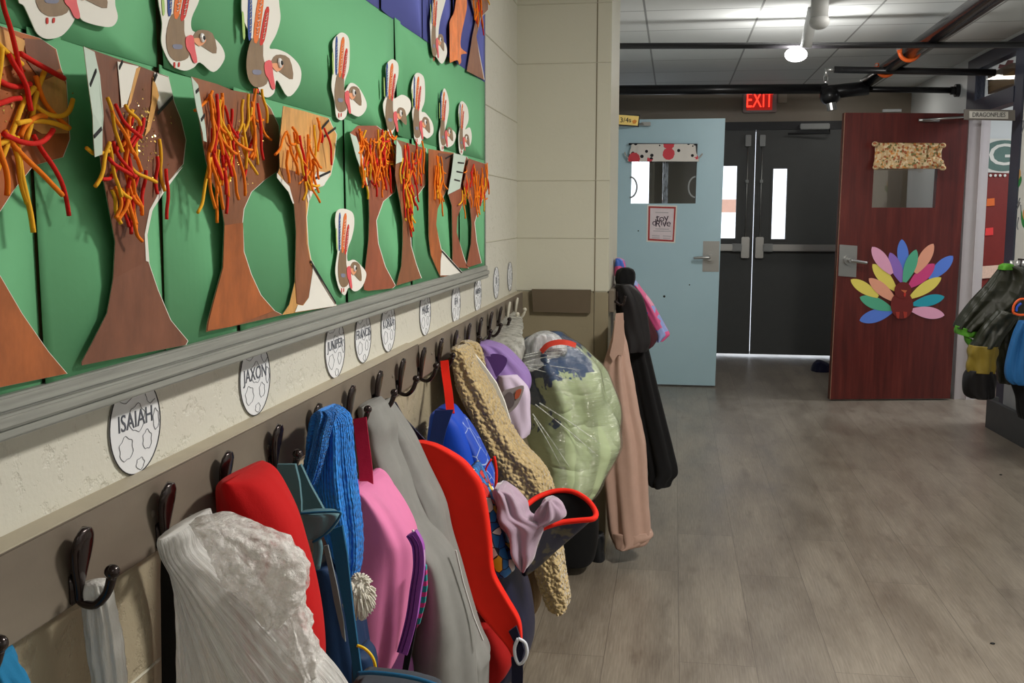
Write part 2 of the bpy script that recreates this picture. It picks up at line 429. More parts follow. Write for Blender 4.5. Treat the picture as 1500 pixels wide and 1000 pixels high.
# ------------------------------------------------------------------ paper trees
def wpoly(poly, X, d=None):
    out = []
    for a, b in poly:
        q = onX(a, b, X)
        if d:
            for _ in range(12): q = q.lerp(onX(a, b, X+d(q).x), .5)
        out.append(Vector((X, q.y, q.z)))
    return out
def art(name, poly, X, m, parent, th=.0007, disp=None, cut=0, smooth=False):
    bm = B(); slab(bm, wpoly(poly, X), (-th, 0, 0), disp, 1, cut); return obj(name, bm, m, parent, smooth)
def strand(p, ang, L, m, parent, X, r=.0021, curl=.12):
    """One piece of yarn lying on the card; ang is from straight down."""
    q = [Vector(p)]; a = ang; bend = RN.gauss(0, curl)
    for i in range(5):
        a += bend+RN.uniform(-.08, .08)
        q.append(q[-1]+Vector((0, math.sin(a)*L/5, -math.cos(a)*L/5)))
    lift = RN.uniform(0, .006)
    for k, v in enumerate(q): v.x = X+r+lift+.0015*math.sin(k*1.3+lift*900)
    r *= .88; bm = B(); tube(bm, q, r, 6, smooth=3); obj('yarn_strand', bm, m, parent, True)
def tree(label, outline, m, X=.012, crown=(), yarn=(), nyarn=0, cols='ooyr', L=(.03, .06), ang=.5, r=.0021, extra=(), curl=None, bow=.034, white=None, glitter=0, ticks=()):
    Xa = XB+X*.55
    pts = wpoly(outline, Xa); ya = min(p.y for p in pts); yb = max(p.y for p in pts)
    bow = bow*min(1, 1.0/((ya+yb)/2)**1.3); za = min(p.z for p in pts); zb = max(p.z for p in pts)
    d = lambda p: Vector((bow*max(0, 1-(p.y-ya)/(yb-ya))**1.5*max(.12, min(1, ((p.z-za)/(zb-za)-.25)*1.9))+.0015*math.sin(p.z*26), 0, 0))
    t = thing('paper_tree', (Xa, (ya+yb)/2, min(p.z for p in pts)), label, 'artwork', 'paper trees with yarn leaves')
    base = white or [(a+(.9 if a > sum(q[0] for q in outline)/len(outline) else -.3), b) for a, b in outline]
    bm = B(); slab(bm, wpoly(base, Xa-.0008, d), (-.0006, 0, 0), d, 1, 14); obj('white_card', bm, PAPER, t)
    bm = B(); slab(bm, wpoly(outline, Xa, d), (-.0005, 0, 0), d, 1, 14); obj('painted_trunk', bm, m, t)
    for nm, poly, mm, off in extra:
        bm = B(); slab(bm, wpoly(poly, Xa+off, d), (-.0004, 0, 0), d, 1, 6); obj(nm, bm, mm, t)
    if curl:
        P = wpoly(curl, Xa+.002); y2 = max(p.y for p in P); y1 = min(p.y for p in P)
        d2 = lambda p: d(p)+Vector((.003, 0, 0))
        bm = B(); slab(bm, wpoly(curl, Xa+.002, d2), (-.0006, 0, 0), d2, 1, 6); obj('curled_edge', bm, PBACK, t)
    for a, b in ticks:
        e_ = Xa+.0025; P = [p+d(p)+Vector((.003 if curl and a[0] < sum(q[0] for q in outline)/len(outline) else 0, 0, 0)) for p in wpoly([a, b], e_, d)]
        bm = B(); ribbon(bm, P, .0035, .0006, (0, .4, 1)); obj('ink_stroke', bm, BLACKINK, t)
    for i in range(nyarn):
        x0, y0, x1, y1 = yarn[i % len(yarn)]
        u, v = RN.random(), RN.random()
        p = wpoly([(x0+(x1-x0)*u, y0+(y1-y0)*v)], Xa, d)[0]; p += d(p)
        strand(p, RN.gauss(.12, ang), RN.uniform(*L), YA[cols[RN.randrange(len(cols))]], t, p.x+.0006, r)
    if glitter:
        bm = B(); x0, y0, x1, y1 = crown
        for i in range(glitter):
            p = wpoly([(RN.gauss((x0+x1)/2, (x1-x0)/5), RN.gauss((y0+y1)/2, (y1-y0)/5))], Xa, d)[0]; p += d(p)+Vector((.0008, 0, 0))
            s = RN.uniform(.0004, .0009); a = RN.uniform(-.6, .6); b = RN.uniform(-.6, .6)
            q = [p+Vector((a*cy*s+b*cz*s, cy*s, cz*s)) for cy, cz in ((-1, -1), (1, -1), (1, 1), (-1, 1))]
            bm.faces.new([bm.verts.new(v) for v in q])
        g = obj('glitter', bm, GLIT, t); g['kind'] = 'stuff'
    return t
c2 = lambda s: PT(s, 0, 280, 3.126); c1 = lambda s: PT(s, 0, 0, 3.3333); c3 = lambda s: PT(s, 340, 0, 3.75); c4 = lambda s: PT(s, 340, 200, 3.5725)
tree('paper tree cut off by the photo edge, orange-brown trunk and long yellow yarn', PT('-190,20 -60,30 0,38 58,56 82,72 89,100 97,120 102,204 92,230 48,243 20,278 -6,318 -20,360 -10,392 0,404 32,459 70,514 98,547 0,567 -60,584 -190,620 -130,540 -90,460 -80,380 -90,310 -190,240'), BR_ORANGE, .014, (-20, 60, 90, 220),
     [(-40, 60, 60, 130), (-40, 120, 80, 190), (-30, 190, 60, 205)], 22, 'ooyyry', (.04, .10), 1.2, .0026, glitter=110,
     extra=[('painted_patch', PT('35,56 62,58 80,72 88,100 60,118 40,90'), BR_DARK, .0008), ('painted_patch', PT('60,120 88,108 97,125 100,195 62,196 36,180'), TAN, .0008), ('painted_patch', PT('-60,30 0,40 38,60 30,90 0,100 -60,90'), TAN, .0008)])
tree('dark brown paper tree with white gaps between painted fingers and curled left edge', PT('122,68 200,95 246,112 255,150 265,175 272,205 268,240 250,262 235,280 222,310 215,344 217,382 231,424 250,469 275,499 272,505 120,535 120,530 134,504 157,459 166,408 169,354 163,322 157,290 150,255 147,230 140,215'), BR_DARK, .014, (165, 130, 240, 260),
     [(150, 140, 190, 230), (148, 200, 180, 290), (158, 250, 195, 300), (150, 140, 240, 250)], 38, 'oyrryo', (.03, .055), .6, .0021, glitter=230,
     extra=[('white_gap', PT('172,90 203,97 186,152 178,158'), PAPER, .001), ('white_gap', PT('226,106 246,113 254,142 233,162 226,128'), PAPER, .001), ('painted_outline', PT('200,100 206,98 192,150 186,160'), TAN, .0012), ('painted_outline', PT('224,112 230,128 233,140 220,190 212,200 222,150'), TAN, .0012), ('white_edge', PT('268,244 240,282 223,308 216,344 219,384 214,382 212,344 219,308 234,280 256,256'), PAPER, .0006)],
     curl=PT('122,68 138,76 146,110 150,190 150,226 139,230 134,160'), ticks=[((127, 125), (136, 103)), ((133, 200), (144, 188)), ((170, 100), (175, 90)), ((226, 118), (230, 108)), ((231, 166), (253, 142))])
tree('square-topped paper tree with red and orange yarn over a warm brown trunk', PT('280,112 318,123 340,132 380,139 397,160 408,184 412,227 409,249 388,263 368,281 357,306 355,326 357,368 368,402 382,432 402,455 414,461 340,478 302,486 304,472 317,424 326,392 329,328 323,290 310,265 302,235 296,200 288,150'), BR_MID, .013, (300, 150, 400, 280),
     [(298, 128, 385, 160), (300, 150, 375, 210), (300, 180, 330, 235)], 48, 'oyrroyo', (.04, .075), .3, .0021, glitter=150,
     extra=[('painted_patch', PT('329,330 356,326 357,368 368,402 382,432 402,455 340,478 304,484 306,470 318,424 327,392'), BR_ORANGE, .0008)],
     curl=PT('280,112 290,124 298,170 303,208 298,206 288,160'), ticks=[((283, 135), (287, 131)), ((291, 176), (296, 168))])
tree('paper tree with golden painted crown and a bare white strip at the trunk foot', PT('415,155 447,163 481,173 493,197 489,232 484,256 472,273 460,277 452,295 449,318 451,357 455,379 472,413 493,448 414,461 424,446 432,413 434,340 431,301 424,281 406,258 410,245 409,217'), TAN, .012, (420, 170, 480, 250),
     [(412, 165, 470, 200), (415, 190, 450, 230), (440, 230, 455, 262)], 24, 'oyroo', (.03, .07), .5, .0021, glitter=30,
     extra=[('painted_trunk', c4('250,160 400,200 385,330 390,560 420,700 400,840 370,880 340,872 330,740 335,500 325,360 300,290'), BR_MID, .0008), ('white_foot', c4('420,650 470,760 545,885 330,918 345,880 372,884 402,842 422,705'), PAPER, .0012), ('white_edge', c4('235,190 300,260 325,350 318,350 296,290 236,215'), PAPER, .0012), ('white_edge', c4('445,180 515,190 482,255 430,275 398,345 392,310 410,250'), PAPER, .0012)],
     ticks=[((458, 263), (484, 251)), ((475, 200), (492, 187)), ((470, 190), (482, 176)), ((455, 382), (492, 444))])
tree('paper tree with a dense orange and red yarn crown', PT('513,195 524,184 551,184 569,197 581,231 582,256 578,281 561,295 551,323 554,357 564,390 579,418 575,422 539,426 533,424 533,413 540,351 541,318 540,281 533,256 522,228'), BR_RED, .012, (520, 190, 578, 270),
     [(518, 186, 572, 215), (522, 200, 575, 235), (528, 220, 566, 250)], 70, 'oooryo', (.035, .07), .7, .0021, curl=PT('513,195 522,200 534,236 541,282 533,258 522,230'), ticks=[((527, 250), (536, 240)), ((535, 275), (541, 262))])
tree('paper tree with red yarn trailing down its trunk, behind the dense yarn tree', PT('581,204 624,217 623,270 613,284 602,295 600,318 602,360 609,385 617,407 581,418 588,390 590,357 590,323 586,295 579,256'), BR_MID, .014, (585, 210, 622, 280),
     [(588, 206, 615, 235), (586, 230, 612, 262), (590, 265, 602, 300)], 42, 'orroy', (.04, .08), .35, .0022, glitter=30, curl=PT('581,204 588,216 590,236 580,240'))
tree('paper tree with a bare white trunk foot streaked by a black stroke', PT('628,218 665,224 662,256 651,284 641,306 639,329 646,365 681,403 645,405 631,373 628,345 628,284'), BR_ORANGE, .013, (632, 222, 660, 270),
     [(630, 222, 645, 255), (634, 240, 648, 275)], 18, 'oooy', (.045, .09), .3, .0022, extra=[('white_foot', c4('1100,590 1220,725 1090,726 1092,650'), PAPER, .0012), ('painted_patch', PT('642,224 664,226 661,256 650,280 644,260'), BR_DARK, .001)], ticks=[((648, 368), (677, 400)), ((653, 232), (664, 226))])
tree('slim paper tree with a rolled white card edge marked by black lines', PT('683,229 690,240 688,276 680,292 670,318 669,340 680,379 686,393 663,391 663,368 662,301 656,281 664,270'), BR_RED, .012, (664, 240, 690, 290),
     [(668, 262, 690, 285), (676, 240, 690, 270)], 16, 'ooyr', (.03, .07), .5, .0022, curl=PT('665,224 683,229 674,276 656,285 662,250'), ticks=[((669, 238), (678, 239)), ((667, 251), (676, 253)), ((664, 263), (672, 265))])
tree('small paper tree at the far right end of the green board', PT('687,232 714,241 715,276 701,304 695,326 698,354 705,385 687,391 684,388 690,357 691,329 688,298 679,270'), BR_RED, .015, (688, 240, 714, 290),
     [(684, 238, 710, 262), (690, 250, 708, 280)], 26, 'ooyro', (.04, .09), .35, .0022, glitter=20)
tree('paper tree on the blue paper above the green board end', PT('688,-30 716,-30 715,14 704,26 698,53 702,80 709,117 684,104 692,53 697,29 690,0'), BR_MID, .014, (690, -20, 714, 20),
     [(690, -25, 712, 0), (694, 0, 704, 18)], 14, 'ooyr', (.04, .08), .3, .0022)
t = art('paper_hand', sm(PT('667,0 670,-25 683,-25 684,0 681,16 677,53 677,70 682,78 677,80 677,92 672,95 668,88 662,92 657,89 660,72 659,40 665,21'), 3), XB+.012, paint('orange hand paint', (236, 128, 66), .2, 40), None, .0012, lambda p: Vector((.004*math.sin(p.y*60), 0, 0)), 8)
tag(t, 'orange painted paper handprint hanging on the blue paper', 'artwork')
# ------------------------------------------------------------------ handprint turkeys
TB = paint('taupe brown paint', (134, 110, 84), .12, 50); PINK = paint('pink wattle paper', (226, 92, 98), .08); BEAK = mat('peach paper beak', (230, 160, 120), .7)
FEA = [mat('pale green marker', (168, 200, 118), .7), mat('blue marker', (52, 82, 150), .7), mat('orange marker', (226, 116, 52), .7), mat('red marker', (200, 52, 44), .7)]
T4 = c3('605,178 640,210 645,300 640,380 618,450 620,500 650,455 690,480 725,560 720,610 690,640 650,620 635,600 625,640 600,660 570,640 560,560 540,480 545,420 555,330 548,240 570,200')
TPL = dict(body=c3('578,405 612,412 615,478 620,508 632,540 626,600 592,615 567,580 560,500'), head=c3('640,515 655,475 692,490 702,580 668,552'),
           f0=c3('545,300 551,296 556,390 549,404'), f1=c3('568,222 579,218 577,390 566,396'), f2=c3('600,226 618,222 600,408 584,400'), f3=c3('622,282 634,280 620,410 604,424'),
           wattle=c3('620,510 640,500 646,560 652,618 642,620 632,580 622,556'), beak=c3('640,512 676,518 658,548'), patch=c3('582,540 608,542 606,560 584,558'),
           foot=c3('584,622 588,622 588,644 584,644'), foot2=c3('598,622 602,622 601,640 597,640'))
def turkey(label, outline, box_=None, X=.008, scrib=True):
    o = sm(outline, 4); xs = [p[0] for p in o]; ys = [p[1] for p in o]
    bx = box_ or (min(xs), min(ys), max(xs), max(ys)); tb = (484, 47.5, 533.5, 176)
    mp = lambda poly: [(bx[0]+(a-tb[0])/(tb[2]-tb[0])*(bx[2]-bx[0]), bx[1]+(b-tb[1])/(tb[3]-tb[1])*(bx[3]-bx[1])) for a, b in poly]
    P = wpoly(o, XB+X); ya = min(p.y for p in P); yb = max(p.y for p in P)
    d = lambda p: Vector((.006*((p.y-ya)/(yb-ya)-.4)**2*2, 0, 0))
    t = thing('paper_turkey', (XB+X, (ya+yb)/2, min(p.z for p in P)), label, 'artwork', 'handprint paper turkeys')
    bm = B(); slab(bm, P, (-.0008, 0, 0), d, 1, 10); obj('white_card', bm, PAPER, t)
    def piece(nm, key, m, off, par=None):
        bm = B(); slab(bm, wpoly(sm(mp(TPL[key]), 3), XB+X+off), (-.0004, 0, 0), d, 1, 5); return obj(nm, bm, m, par or t)
    bd = piece('body', 'body', TB, .0006); hd = piece('head', 'head', TB, .0006)
    fe = [piece('feather', 'f%d' % i, FEA[i], .0008) for i in range(4)]
    piece('wattle', 'wattle', PINK, .0014, hd); piece('beak', 'beak', BEAK, .0012, hd)
    piece('chest_patch', 'patch', mat('grey blue paint', (128, 130, 150), .7), .001, bd)
    for k in ('foot', 'foot2'): piece('foot', k, FEA[3], .0008)
    for i, key in ((1, 'f1'), (2, 'f2'), (3, 'f3')):      # the wavy white writing down each feather
        q = mp(TPL[key]); a = ((q[0][0]+q[1][0])/2, (q[0][1]+q[1][1])/2); b = ((q[2][0]+q[3][0])/2, (q[2][1]+q[3][1])/2)
        w = abs(q[1][0]-q[0][0])*.22; pts = []
        for k in range(26):
            u = .08+.84*k/25; pts.append((a[0]+(b[0]-a[0])*u+w*math.sin(k*2.4)+w*.4*math.sin(k*5), a[1]+(b[1]-a[1])*u))
        W_ = [p+d(p)+Vector((.0006, 0, 0)) for p in wpoly(pts, XB+X+.0008)]
        bm = B(); tube(bm, W_, .0005, 4); obj('handwriting', bm, PAPER, fe[i])
    e = mp([(514.5+3, 136)])[0]; p = onX(e[0], e[1], XB+X+.002); p += d(p); s = (P and (yb-ya))*.035
    bm = B(); ball(bm, p, s, (.5, 1, 1), 10); obj('eye', bm, mat('googly eye white', (240, 240, 240), .2), hd)
    bm = B(); ball(bm, p+Vector((s*.4, 0, 0)), s*.5, (.5, 1, 1), 8); obj('pupil', bm, BLACKINK, hd)
TG = 'white card handprint turkey'
turkey('large '+TG+' at the top left corner, only feet and wattle showing', c1('80,0 110,30 150,110 180,165 230,190 300,175 350,120 378,65 400,100 470,125 530,130 555,90 545,30 530,-40 430,-80 400,-120 380,-330 300,-420 200,-400 130,-330 90,-150'), (36, -130, 170, 40))
turkey(TG+' above the dark brown tree, head bent low to the right', c1('765,0 785,110 780,200 800,260 840,320 900,345 945,330 975,305 1035,352 1080,290 1070,230 1030,180 990,160 940,150 935,90 970,0 960,-60 900,-180 820,-180 770,-90'), (232, -52, 326, 104))
turkey(TG+' with long pink wattle, above the square-topped tree', c3('45,0 50,90 95,190 115,260 105,340 130,440 150,500 190,535 230,510 245,440 300,530 350,480 365,410 350,350 300,295 245,270 205,262 240,190 262,110 258,40 245,-30 190,-80 110,-80 60,-40'), (350, -20, 438, 143))
turkey(TG+' alone in the middle of the green paper', T4)
turkey(TG+' directly above the paper tree with trailing red yarn', c3('880,325 910,350 912,410 900,470 890,540 930,520 965,545 970,600 945,645 910,660 895,700 870,755 855,740 850,690 830,620 825,570 845,520 845,440 845,360'))
turkey(TG+' with a broad pale left edge, above the white-footed tree', c3('1015,400 1050,420 1058,490 1055,560 1040,610 1060,620 1090,670 1095,730 1070,760 1050,750 1030,795 1000,760 995,690 985,620 1000,560 980,510 990,440'))
turkey('narrow '+TG+' above the slim tree with the rolled edge', c3('1165,485 1185,530 1190,600 1180,670 1170,720 1200,710 1220,740 1210,790 1185,810 1165,800 1160,830 1140,820 1132,740 1145,680 1148,560'))
turkey('smallest '+TG+', nearest the right end of the green paper', c3('1265,555 1290,590 1295,660 1280,710 1300,700 1308,750 1300,800 1275,810 1265,850 1245,830 1240,750 1250,700 1240,640 1245,580'))
turkey(TG+' low on the board between two tree trunks', c4('590,378 630,400 637,460 625,530 605,590 605,650 640,645 685,700 688,740 670,790 640,810 610,790 590,830 560,800 540,740 535,690 550,590 540,500 535,430 550,385'))
turkey(TG+' on the blue paper beside the orange handprint', c3('1110,0 1085,100 1085,170 1095,280 1120,310 1150,350 1170,300 1165,240 1135,205 1140,120 1165,0 1165,-60 1120,-70'), X=.01)
# ------------------------------------------------------------------ round name tags on the wall
INK = mat('grey pencil line', (128, 130, 136), .7); TAPE = mat('clear tape', (205, 205, 196), .25)
TAG = mat('white tag paper', (226, 228, 232), .6, .02)
def cloud(cy, cz, ry, rz, rnd):
    return [(cy+ry*math.cos(a)*(1+.12*math.sin(6*a+rnd)), cz+rz*math.sin(a)*(1+.12*math.cos(5*a+rnd))) for a in [2*PI*i/28 for i in range(29)]]
def name_tag(cx, cy, hpx, text, label, faint=False, size=.026):
    c = onX(cx, cy, XW+.002); s = (onX(cx, cy-hpx/2, XW).z-onX(cx, cy+hpx/2, XW).z)/2
    t = thing('name_tag', c, label, 'name tag', 'round paper name tags under the board')
    bm = B(); slab(bm, [c+Vector((0, s*math.cos(a), s*math.sin(a))) for a in [2*PI*i/48 for i in range(48)]], (-.001, 0, 0)); pd = obj('paper_disc', bm, TAG, t)
    bm = B(); tube(bm, [c+Vector((.0003, s*math.cos(a), s*math.sin(a))) for a in [2*PI*i/48 for i in range(49)]], .0007, 5); obj('black_rim', bm, mat('dark grey rim', (48, 48, 52), .6), t)
    for k, (y, z, a, b) in enumerate(((-.42, -.40, .26, .24), (.42, -.38, .18, .2), (.05, .15, .3, .28), (.1, -.82, .16, .12), (-.35, .72, .34, .18), (.66, .55, .22, .18), (.82, -.02, .12, .22))):
        q = [(p, r) for p, r in cloud(y*s, z*s, a*s, b*s, k+cx) if p*p+r*r < (s*.97)**2]
        if len(q) > 3:
            bm = B(); tube(bm, [c+Vector((.0004, p, r)) for p, r in q], .0004, 4); obj('crater_outline', bm, INK, pd)
    if text: lettering(text, size, c+Vector((.0004, 0, s*.12)), WR, WU, mat('grey letter ink', (84, 88, 98), .7), pd, 'lettering', .0003, stretch=.95)
NTG = 'round white moon-pattern name tag '
name_tag(199, 623, 142, 'ISAIAH', NTG+'nearest the camera, left of all the others')
name_tag(374, 554, 108, 'JAXON', NTG+'above the hook of the teal bag')
name_tag(491, 510, 87, 'JUNIPER', NTG+'with the longest name, under the tan-crowned tree', size=.0235)
name_tag(532, 493, 76, 'FRANCIS', NTG+'directly below the low turkey', size=.0235)
name_tag(569, 478, 74, 'KORRA', NTG+'below the trunk of the dense yarn tree')
name_tag(623, 458, 66, 'MAISE', NTG+'standing alone above the join of the brown rail')
name_tag(668, 445, 60, 'EFA', NTG+'with a very short name, first beyond the rail join tag')
name_tag(700, 430, 54, 'HARPER', NTG+'just below the board corner', size=.023)
name_tag(727, 414, 46, 'B', NTG+'just past the board end', size=.03)
name_tag(747, 405, 42, '', NTG+'closest to the inner wall corner')
# ================================================================== COAT RAIL
n = NT('taupe painted rail'); n.set(Base_Color=n.ramp(n.noise(n.map('Object', scale=(1, .3, 1)), 14, 4), [(.3, (110, 100, 89)), (.7, (124, 114, 101))]), Roughness=.45)
n.bump(n.noise(n.map(), 120, 3), .15, .001); RAIL = n.m
YJ = onX(613, 508).y
def rail(y0, y1, label, z0=.924, z1=1.008, dz=0):
    t = thing('coat_rail', (-.56, (y0+y1)/2, z0), label, 'coat rail', 'brown coat rails on the left wall')
    bm = B(); box(bm, XW, -.55, y0, y1, z0, z1, .002); obj('board', bm, RAIL, t)
    bm = B(); box(bm, XW, -.551, y0, y1, z1-.0005, z1+.0012); obj('lit_top_edge', bm, mat('rail top painted as lit', (176, 167, 148), .6), t)  # paler colour stands for light falling on the rail's top face
    for i in range(int((y1-y0)/.32)):
        y = y0+.12+.32*i; bm = B(); ball(bm, (-.5495, y, z0+.045), .004, (.5, 1, 1), 10); obj('screw', bm, RAIL, t, True)
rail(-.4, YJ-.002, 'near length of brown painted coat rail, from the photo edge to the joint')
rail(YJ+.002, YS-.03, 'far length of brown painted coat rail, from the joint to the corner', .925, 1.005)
n = NT('dark bronze'); n.set(Base_Color=lin((40, 27, 26)), Roughness=.22, Metallic=.55); n.b.inputs['Coat Weight'].default_value = .5; BRONZE = n.m
n = NT('cream painted metal'); n.set(Base_Color=lin((200, 196, 180)), Roughness=.35); CREAMMETAL = n.m
def hook(y, label, m=BRONZE, z=.935, proto=None):
    loc = Vector((-.55, y, z))
    if proto is not None:
        c = copy_tree(proto, loc); c['label'] = label; return c
    t = thing('coat_hook', loc, label, 'coat hook', 'double coat hooks along the rail')
    bm = B(); box(bm, -.5502, -.546, y-.008, y+.008, z-.008, z+.022, .0018); obj('back_plate', bm, m, t, True)
    bm = B()                       # tall spoon-shaped prong
    P = crv([(-.5455, y, z-.004), (-.5435, y, z+.012), (-.541, y, z+.03), (-.538, y, z+.048), (-.534, y, z+.066)], 6)
    rings = []
    for i, p in enumerate(P):
        u = i/(len(P)-1); w = 0.0042+.0135*math.sin(min(1, u*1.25)*PI*.5)**2
        if u > .72: w *= math.sqrt(max(.02, 1-((u-.72)/.285)**2))
        th = .0046*(1 if u < .9 else .7)
        rings.append([bm.verts.new(p+Vector((math.sin(a)*th, math.cos(a)*w, -math.sin(a)*th*.35))) for a in [2*PI*k/14 for k in range(14)]])
    for a, b in zip(rings, rings[1:]):
        for k in range(14): bm.faces.new((a[k], a[(k+1) % 14], b[(k+1) % 14], b[k]))
    bm.faces.new(rings[0]); bm.faces.new(rings[-1]); obj('upper_prong', bm, m, t, True)
    bm = B(); tube(bm, [(-.548, y, z), (-.541, y, z-.007), (-.528, y, z-.008), (-.516, y, z+.004), (-.510, y, z+.020)], lambda u: .0036+.0012*u, 12, smooth=5); lp = obj('lower_prong', bm, m, t, True)
    bm = B(); ball(bm, (-.5095, y, z+.025), .0072); obj('ball_tip', bm, m, lp, True)
    return t
hk = [(.79, 'with only its tip in view at the left edge'), (.945, 'carrying only the thin white plastic strip'), (1.103, 'carrying the big white bag and black strap'), (1.25, 'carrying the red jacket'), (1.405, 'carrying the teal lunch bag strap'), (1.565, 'carrying the blue knit hat'), (1.73, 'carrying the crimson strap of the pink backpack'), (1.892, 'carrying the grey hoodie'), (2.052, 'carrying the navy strap, just before the rail joint'), (2.225, 'just past the rail joint, with nothing hung on it'),
      (2.395, 'carrying the red loop of the blue box bag'), (2.55, 'carrying the tan fleece coat'), (2.71, 'behind the top of the tan fleece coat'), (2.87, 'carrying the purple hood'), (3.02, 'above the purple hood with white tip below'), (3.16, 'carrying the small grey plastic bag')]
hpx = {1: (115, 825), 2: (240, 756), 3: (327, 702), 4: (402, 660), 5: (461, 630), 6: (511, 600), 7: (552, 578), 8: (586, 556), 9: (617, 538), 10: (643, 524)}
yy = {k: onX(a, b, -.543).y for k, (a, b) in hpx.items()}
step = (yy[10]-yy[4])/6
yy[0] = yy[1]-(yy[2]-yy[1])
for k in range(11, 18): yy[k] = yy[10]+step*(k-10)
h0 = None
for i, (y, l) in enumerate(hk):
    y = yy[i]
    h = hook(y, 'dark bronze double coat hook '+l, proto=h0)
    h0 = h0 or h
hc = hook(yy[16], 'cream painted coat hook, second from the wall corner', CREAMMETAL); hook(yy[17], 'cream painted coat hook nearest the wall corner', CREAMMETAL, proto=hc)
bm = B(); P = [onY(a, b, YS) for a, b in PT('780,423 866,424 865,458 782,456')]; slab(bm, P, (0, -.02, 0)); t = obj('wall_plank', bm, mat('dark taupe paint', (98, 86, 70), .5), None)
tag(t, 'short empty dark brown board screwed to the pier', 'board')

print('HOOKS', [round(yy[k], 3) for k in range(18)])
# ================================================================== THINGS ON THE HOOKS
def fabric(name, col, rough=.85, bs=.35, sc=900, wv=0, var=.08, sheen=.03):
    n = NT(name); c = lin(col); f = n.noise(n.map(), 26, 4)
    n.set(Base_Color=n.mix(f, tuple(x*(1-var) for x in c[:3])+(1,), tuple(min(1, x*(1+var)) for x in c[:3])+(1,)), Roughness=rough, Sheen_Weight=sheen)
    n.b.inputs['Specular IOR Level'].default_value = .25
    h = n.noise(n.map(), sc, 2); n.bump(n.mathn('ADD', n.mathn('MULTIPLY', h, .25), n.noise(n.map('Object', scale=(1, 1, .35)), 40, 4)), bs, .003)
    return n.m
def rid(label, cat, name, loc): return thing(name, loc, label, cat)
def flat(name, poly, Y, m, parent, th=.004, smooth=0, disp=None, cut=0):
    poly = sm(poly, smooth) if smooth else poly
    bm = B(); slab(bm, [onY(a, b, Y) for a, b in poly], (0, th, 0), disp, 0, cut); return obj(name, bm, m, parent)
def path(pts, Y): return [onY(p[0], p[1], p[2] if len(p) > 2 else Y) for p in pts]
RED = fabric('red fleece', (190, 10, 14)); BRIGHT = fabric('bright red canvas', (232, 34, 14), .7, .12); GREY = fabric('heather grey jersey', (134, 134, 131), .95, .5, 1500, var=.16)
BLACK = fabric('black cloth', (20, 20, 22)); NAVY = fabric('navy nylon', (22, 24, 52), .5); CRIM = fabric('crimson webbing', (168, 20, 60), .6)
TEAL = fabric('grey teal nylon', (90, 128, 138), .55); DTEAL = fabric('petrol blue webbing', (22, 92, 132), .6); DBLUE = fabric('dark blue nylon', (14, 46, 84), .6)
PINKF = fabric('pink nylon', (226, 128, 176), .6, .2); PURP = fabric('purple zip tape', (164, 86, 182), .6); ROYAL = fabric('royal blue nylon', (16, 70, 190), .55, .15)
LAV = fabric('lavender plush', (176, 152, 172), .95, .4, 600, sheen=.6); LILAC = fabric('purple fleece', (150, 122, 184), .9); PALE = fabric('pale lilac lining', (214, 198, 222), .8)
SUEDE = fabric('tan suede', (130, 108, 80), .9); ROSE = fabric('dusty pink padded nylon', (194, 160, 145), .5, .3)
# blue cloth in the bottom left corner
bm = loft([(958, -30, 8), (985, -50, 22), (1005, -60, 34), (1060, -90, 60), (1200, -90, 80)], .04, .74, amp=.003)
tag(obj('blue_cloth', bm, fabric('sky blue cotton', (34, 122, 170)), None, True), 'corner of a blue cloth hanging at the bottom left edge', 'cloth')
# thin plastic strip
def film(name, col, alpha, bs=.6, bsc=60, rough=.28, st=(1, 1, .22), uvs=None):
    """Thin plastic: part diffuse, part light passing through, part gloss, part clear."""
    n = NT(name); n.set(Base_Color=lin(col), Roughness=rough)
    n.b.inputs['Specular IOR Level'].default_value = .7
    v = n.map('UV', scale=uvs) if uvs else n.map('Object', scale=st)
    h = n.noise(v, 1 if uvs else bsc, 5, .65)
    n.bump(n.mathn('ADD', h, n.mathn('MULTIPLY', n.noise(n.map(), bsc*.6, 2), .3)), bs, .012)
    tr = n.new('BsdfTranslucent'); tr.inputs[0].default_value = lin(col); ad = n.new('MixShader'); ad.inputs[0].default_value = .25
    n.link(n.b.outputs[0], ad.inputs[1]); n.link(tr.outputs[0], ad.inputs[2])
    cl = n.new('BsdfTransparent'); m2 = n.new('MixShader')
    if alpha < 1: n.link(n.ramp(h, [(.36, tuple([int(255*max(0, 1.55*alpha-.75))]*3)), (.6, (255, 255, 255))]), m2.inputs[0])
    else: m2.inputs[0].default_value = 1
    n.link(cl.outputs[0], m2.inputs[1]); n.link(ad.outputs[0], m2.inputs[2]); n.link(m2.outputs[0], n.out.inputs[0])
    return n.m
BAG = film('thin white plastic', (248, 248, 246), .93, .7, 60, .2, uvs=(70, 2.2, 1)); STRIP = film('white plastic strip', (248, 247, 244), 1, .6); BAG2 = film('crumpled clear plastic', (250, 247, 245), .84, .6, 70, .14, (1, 1, 1))
bm = loft([(852, 124, 158), (862, 121, 162), (885, 124, 166), (920, 128, 172), (960, 132, 177), (1000, 138, 181), (1100, 146, 186)], .022, .86, amp=.002, k=9, fine=.0012, fs=90)
tag(obj('plastic_strip', bm, STRIP, None, True), 'narrow twisted strip of white plastic bag on the nearest full hook', 'plastic bag')
YSH = -0.08
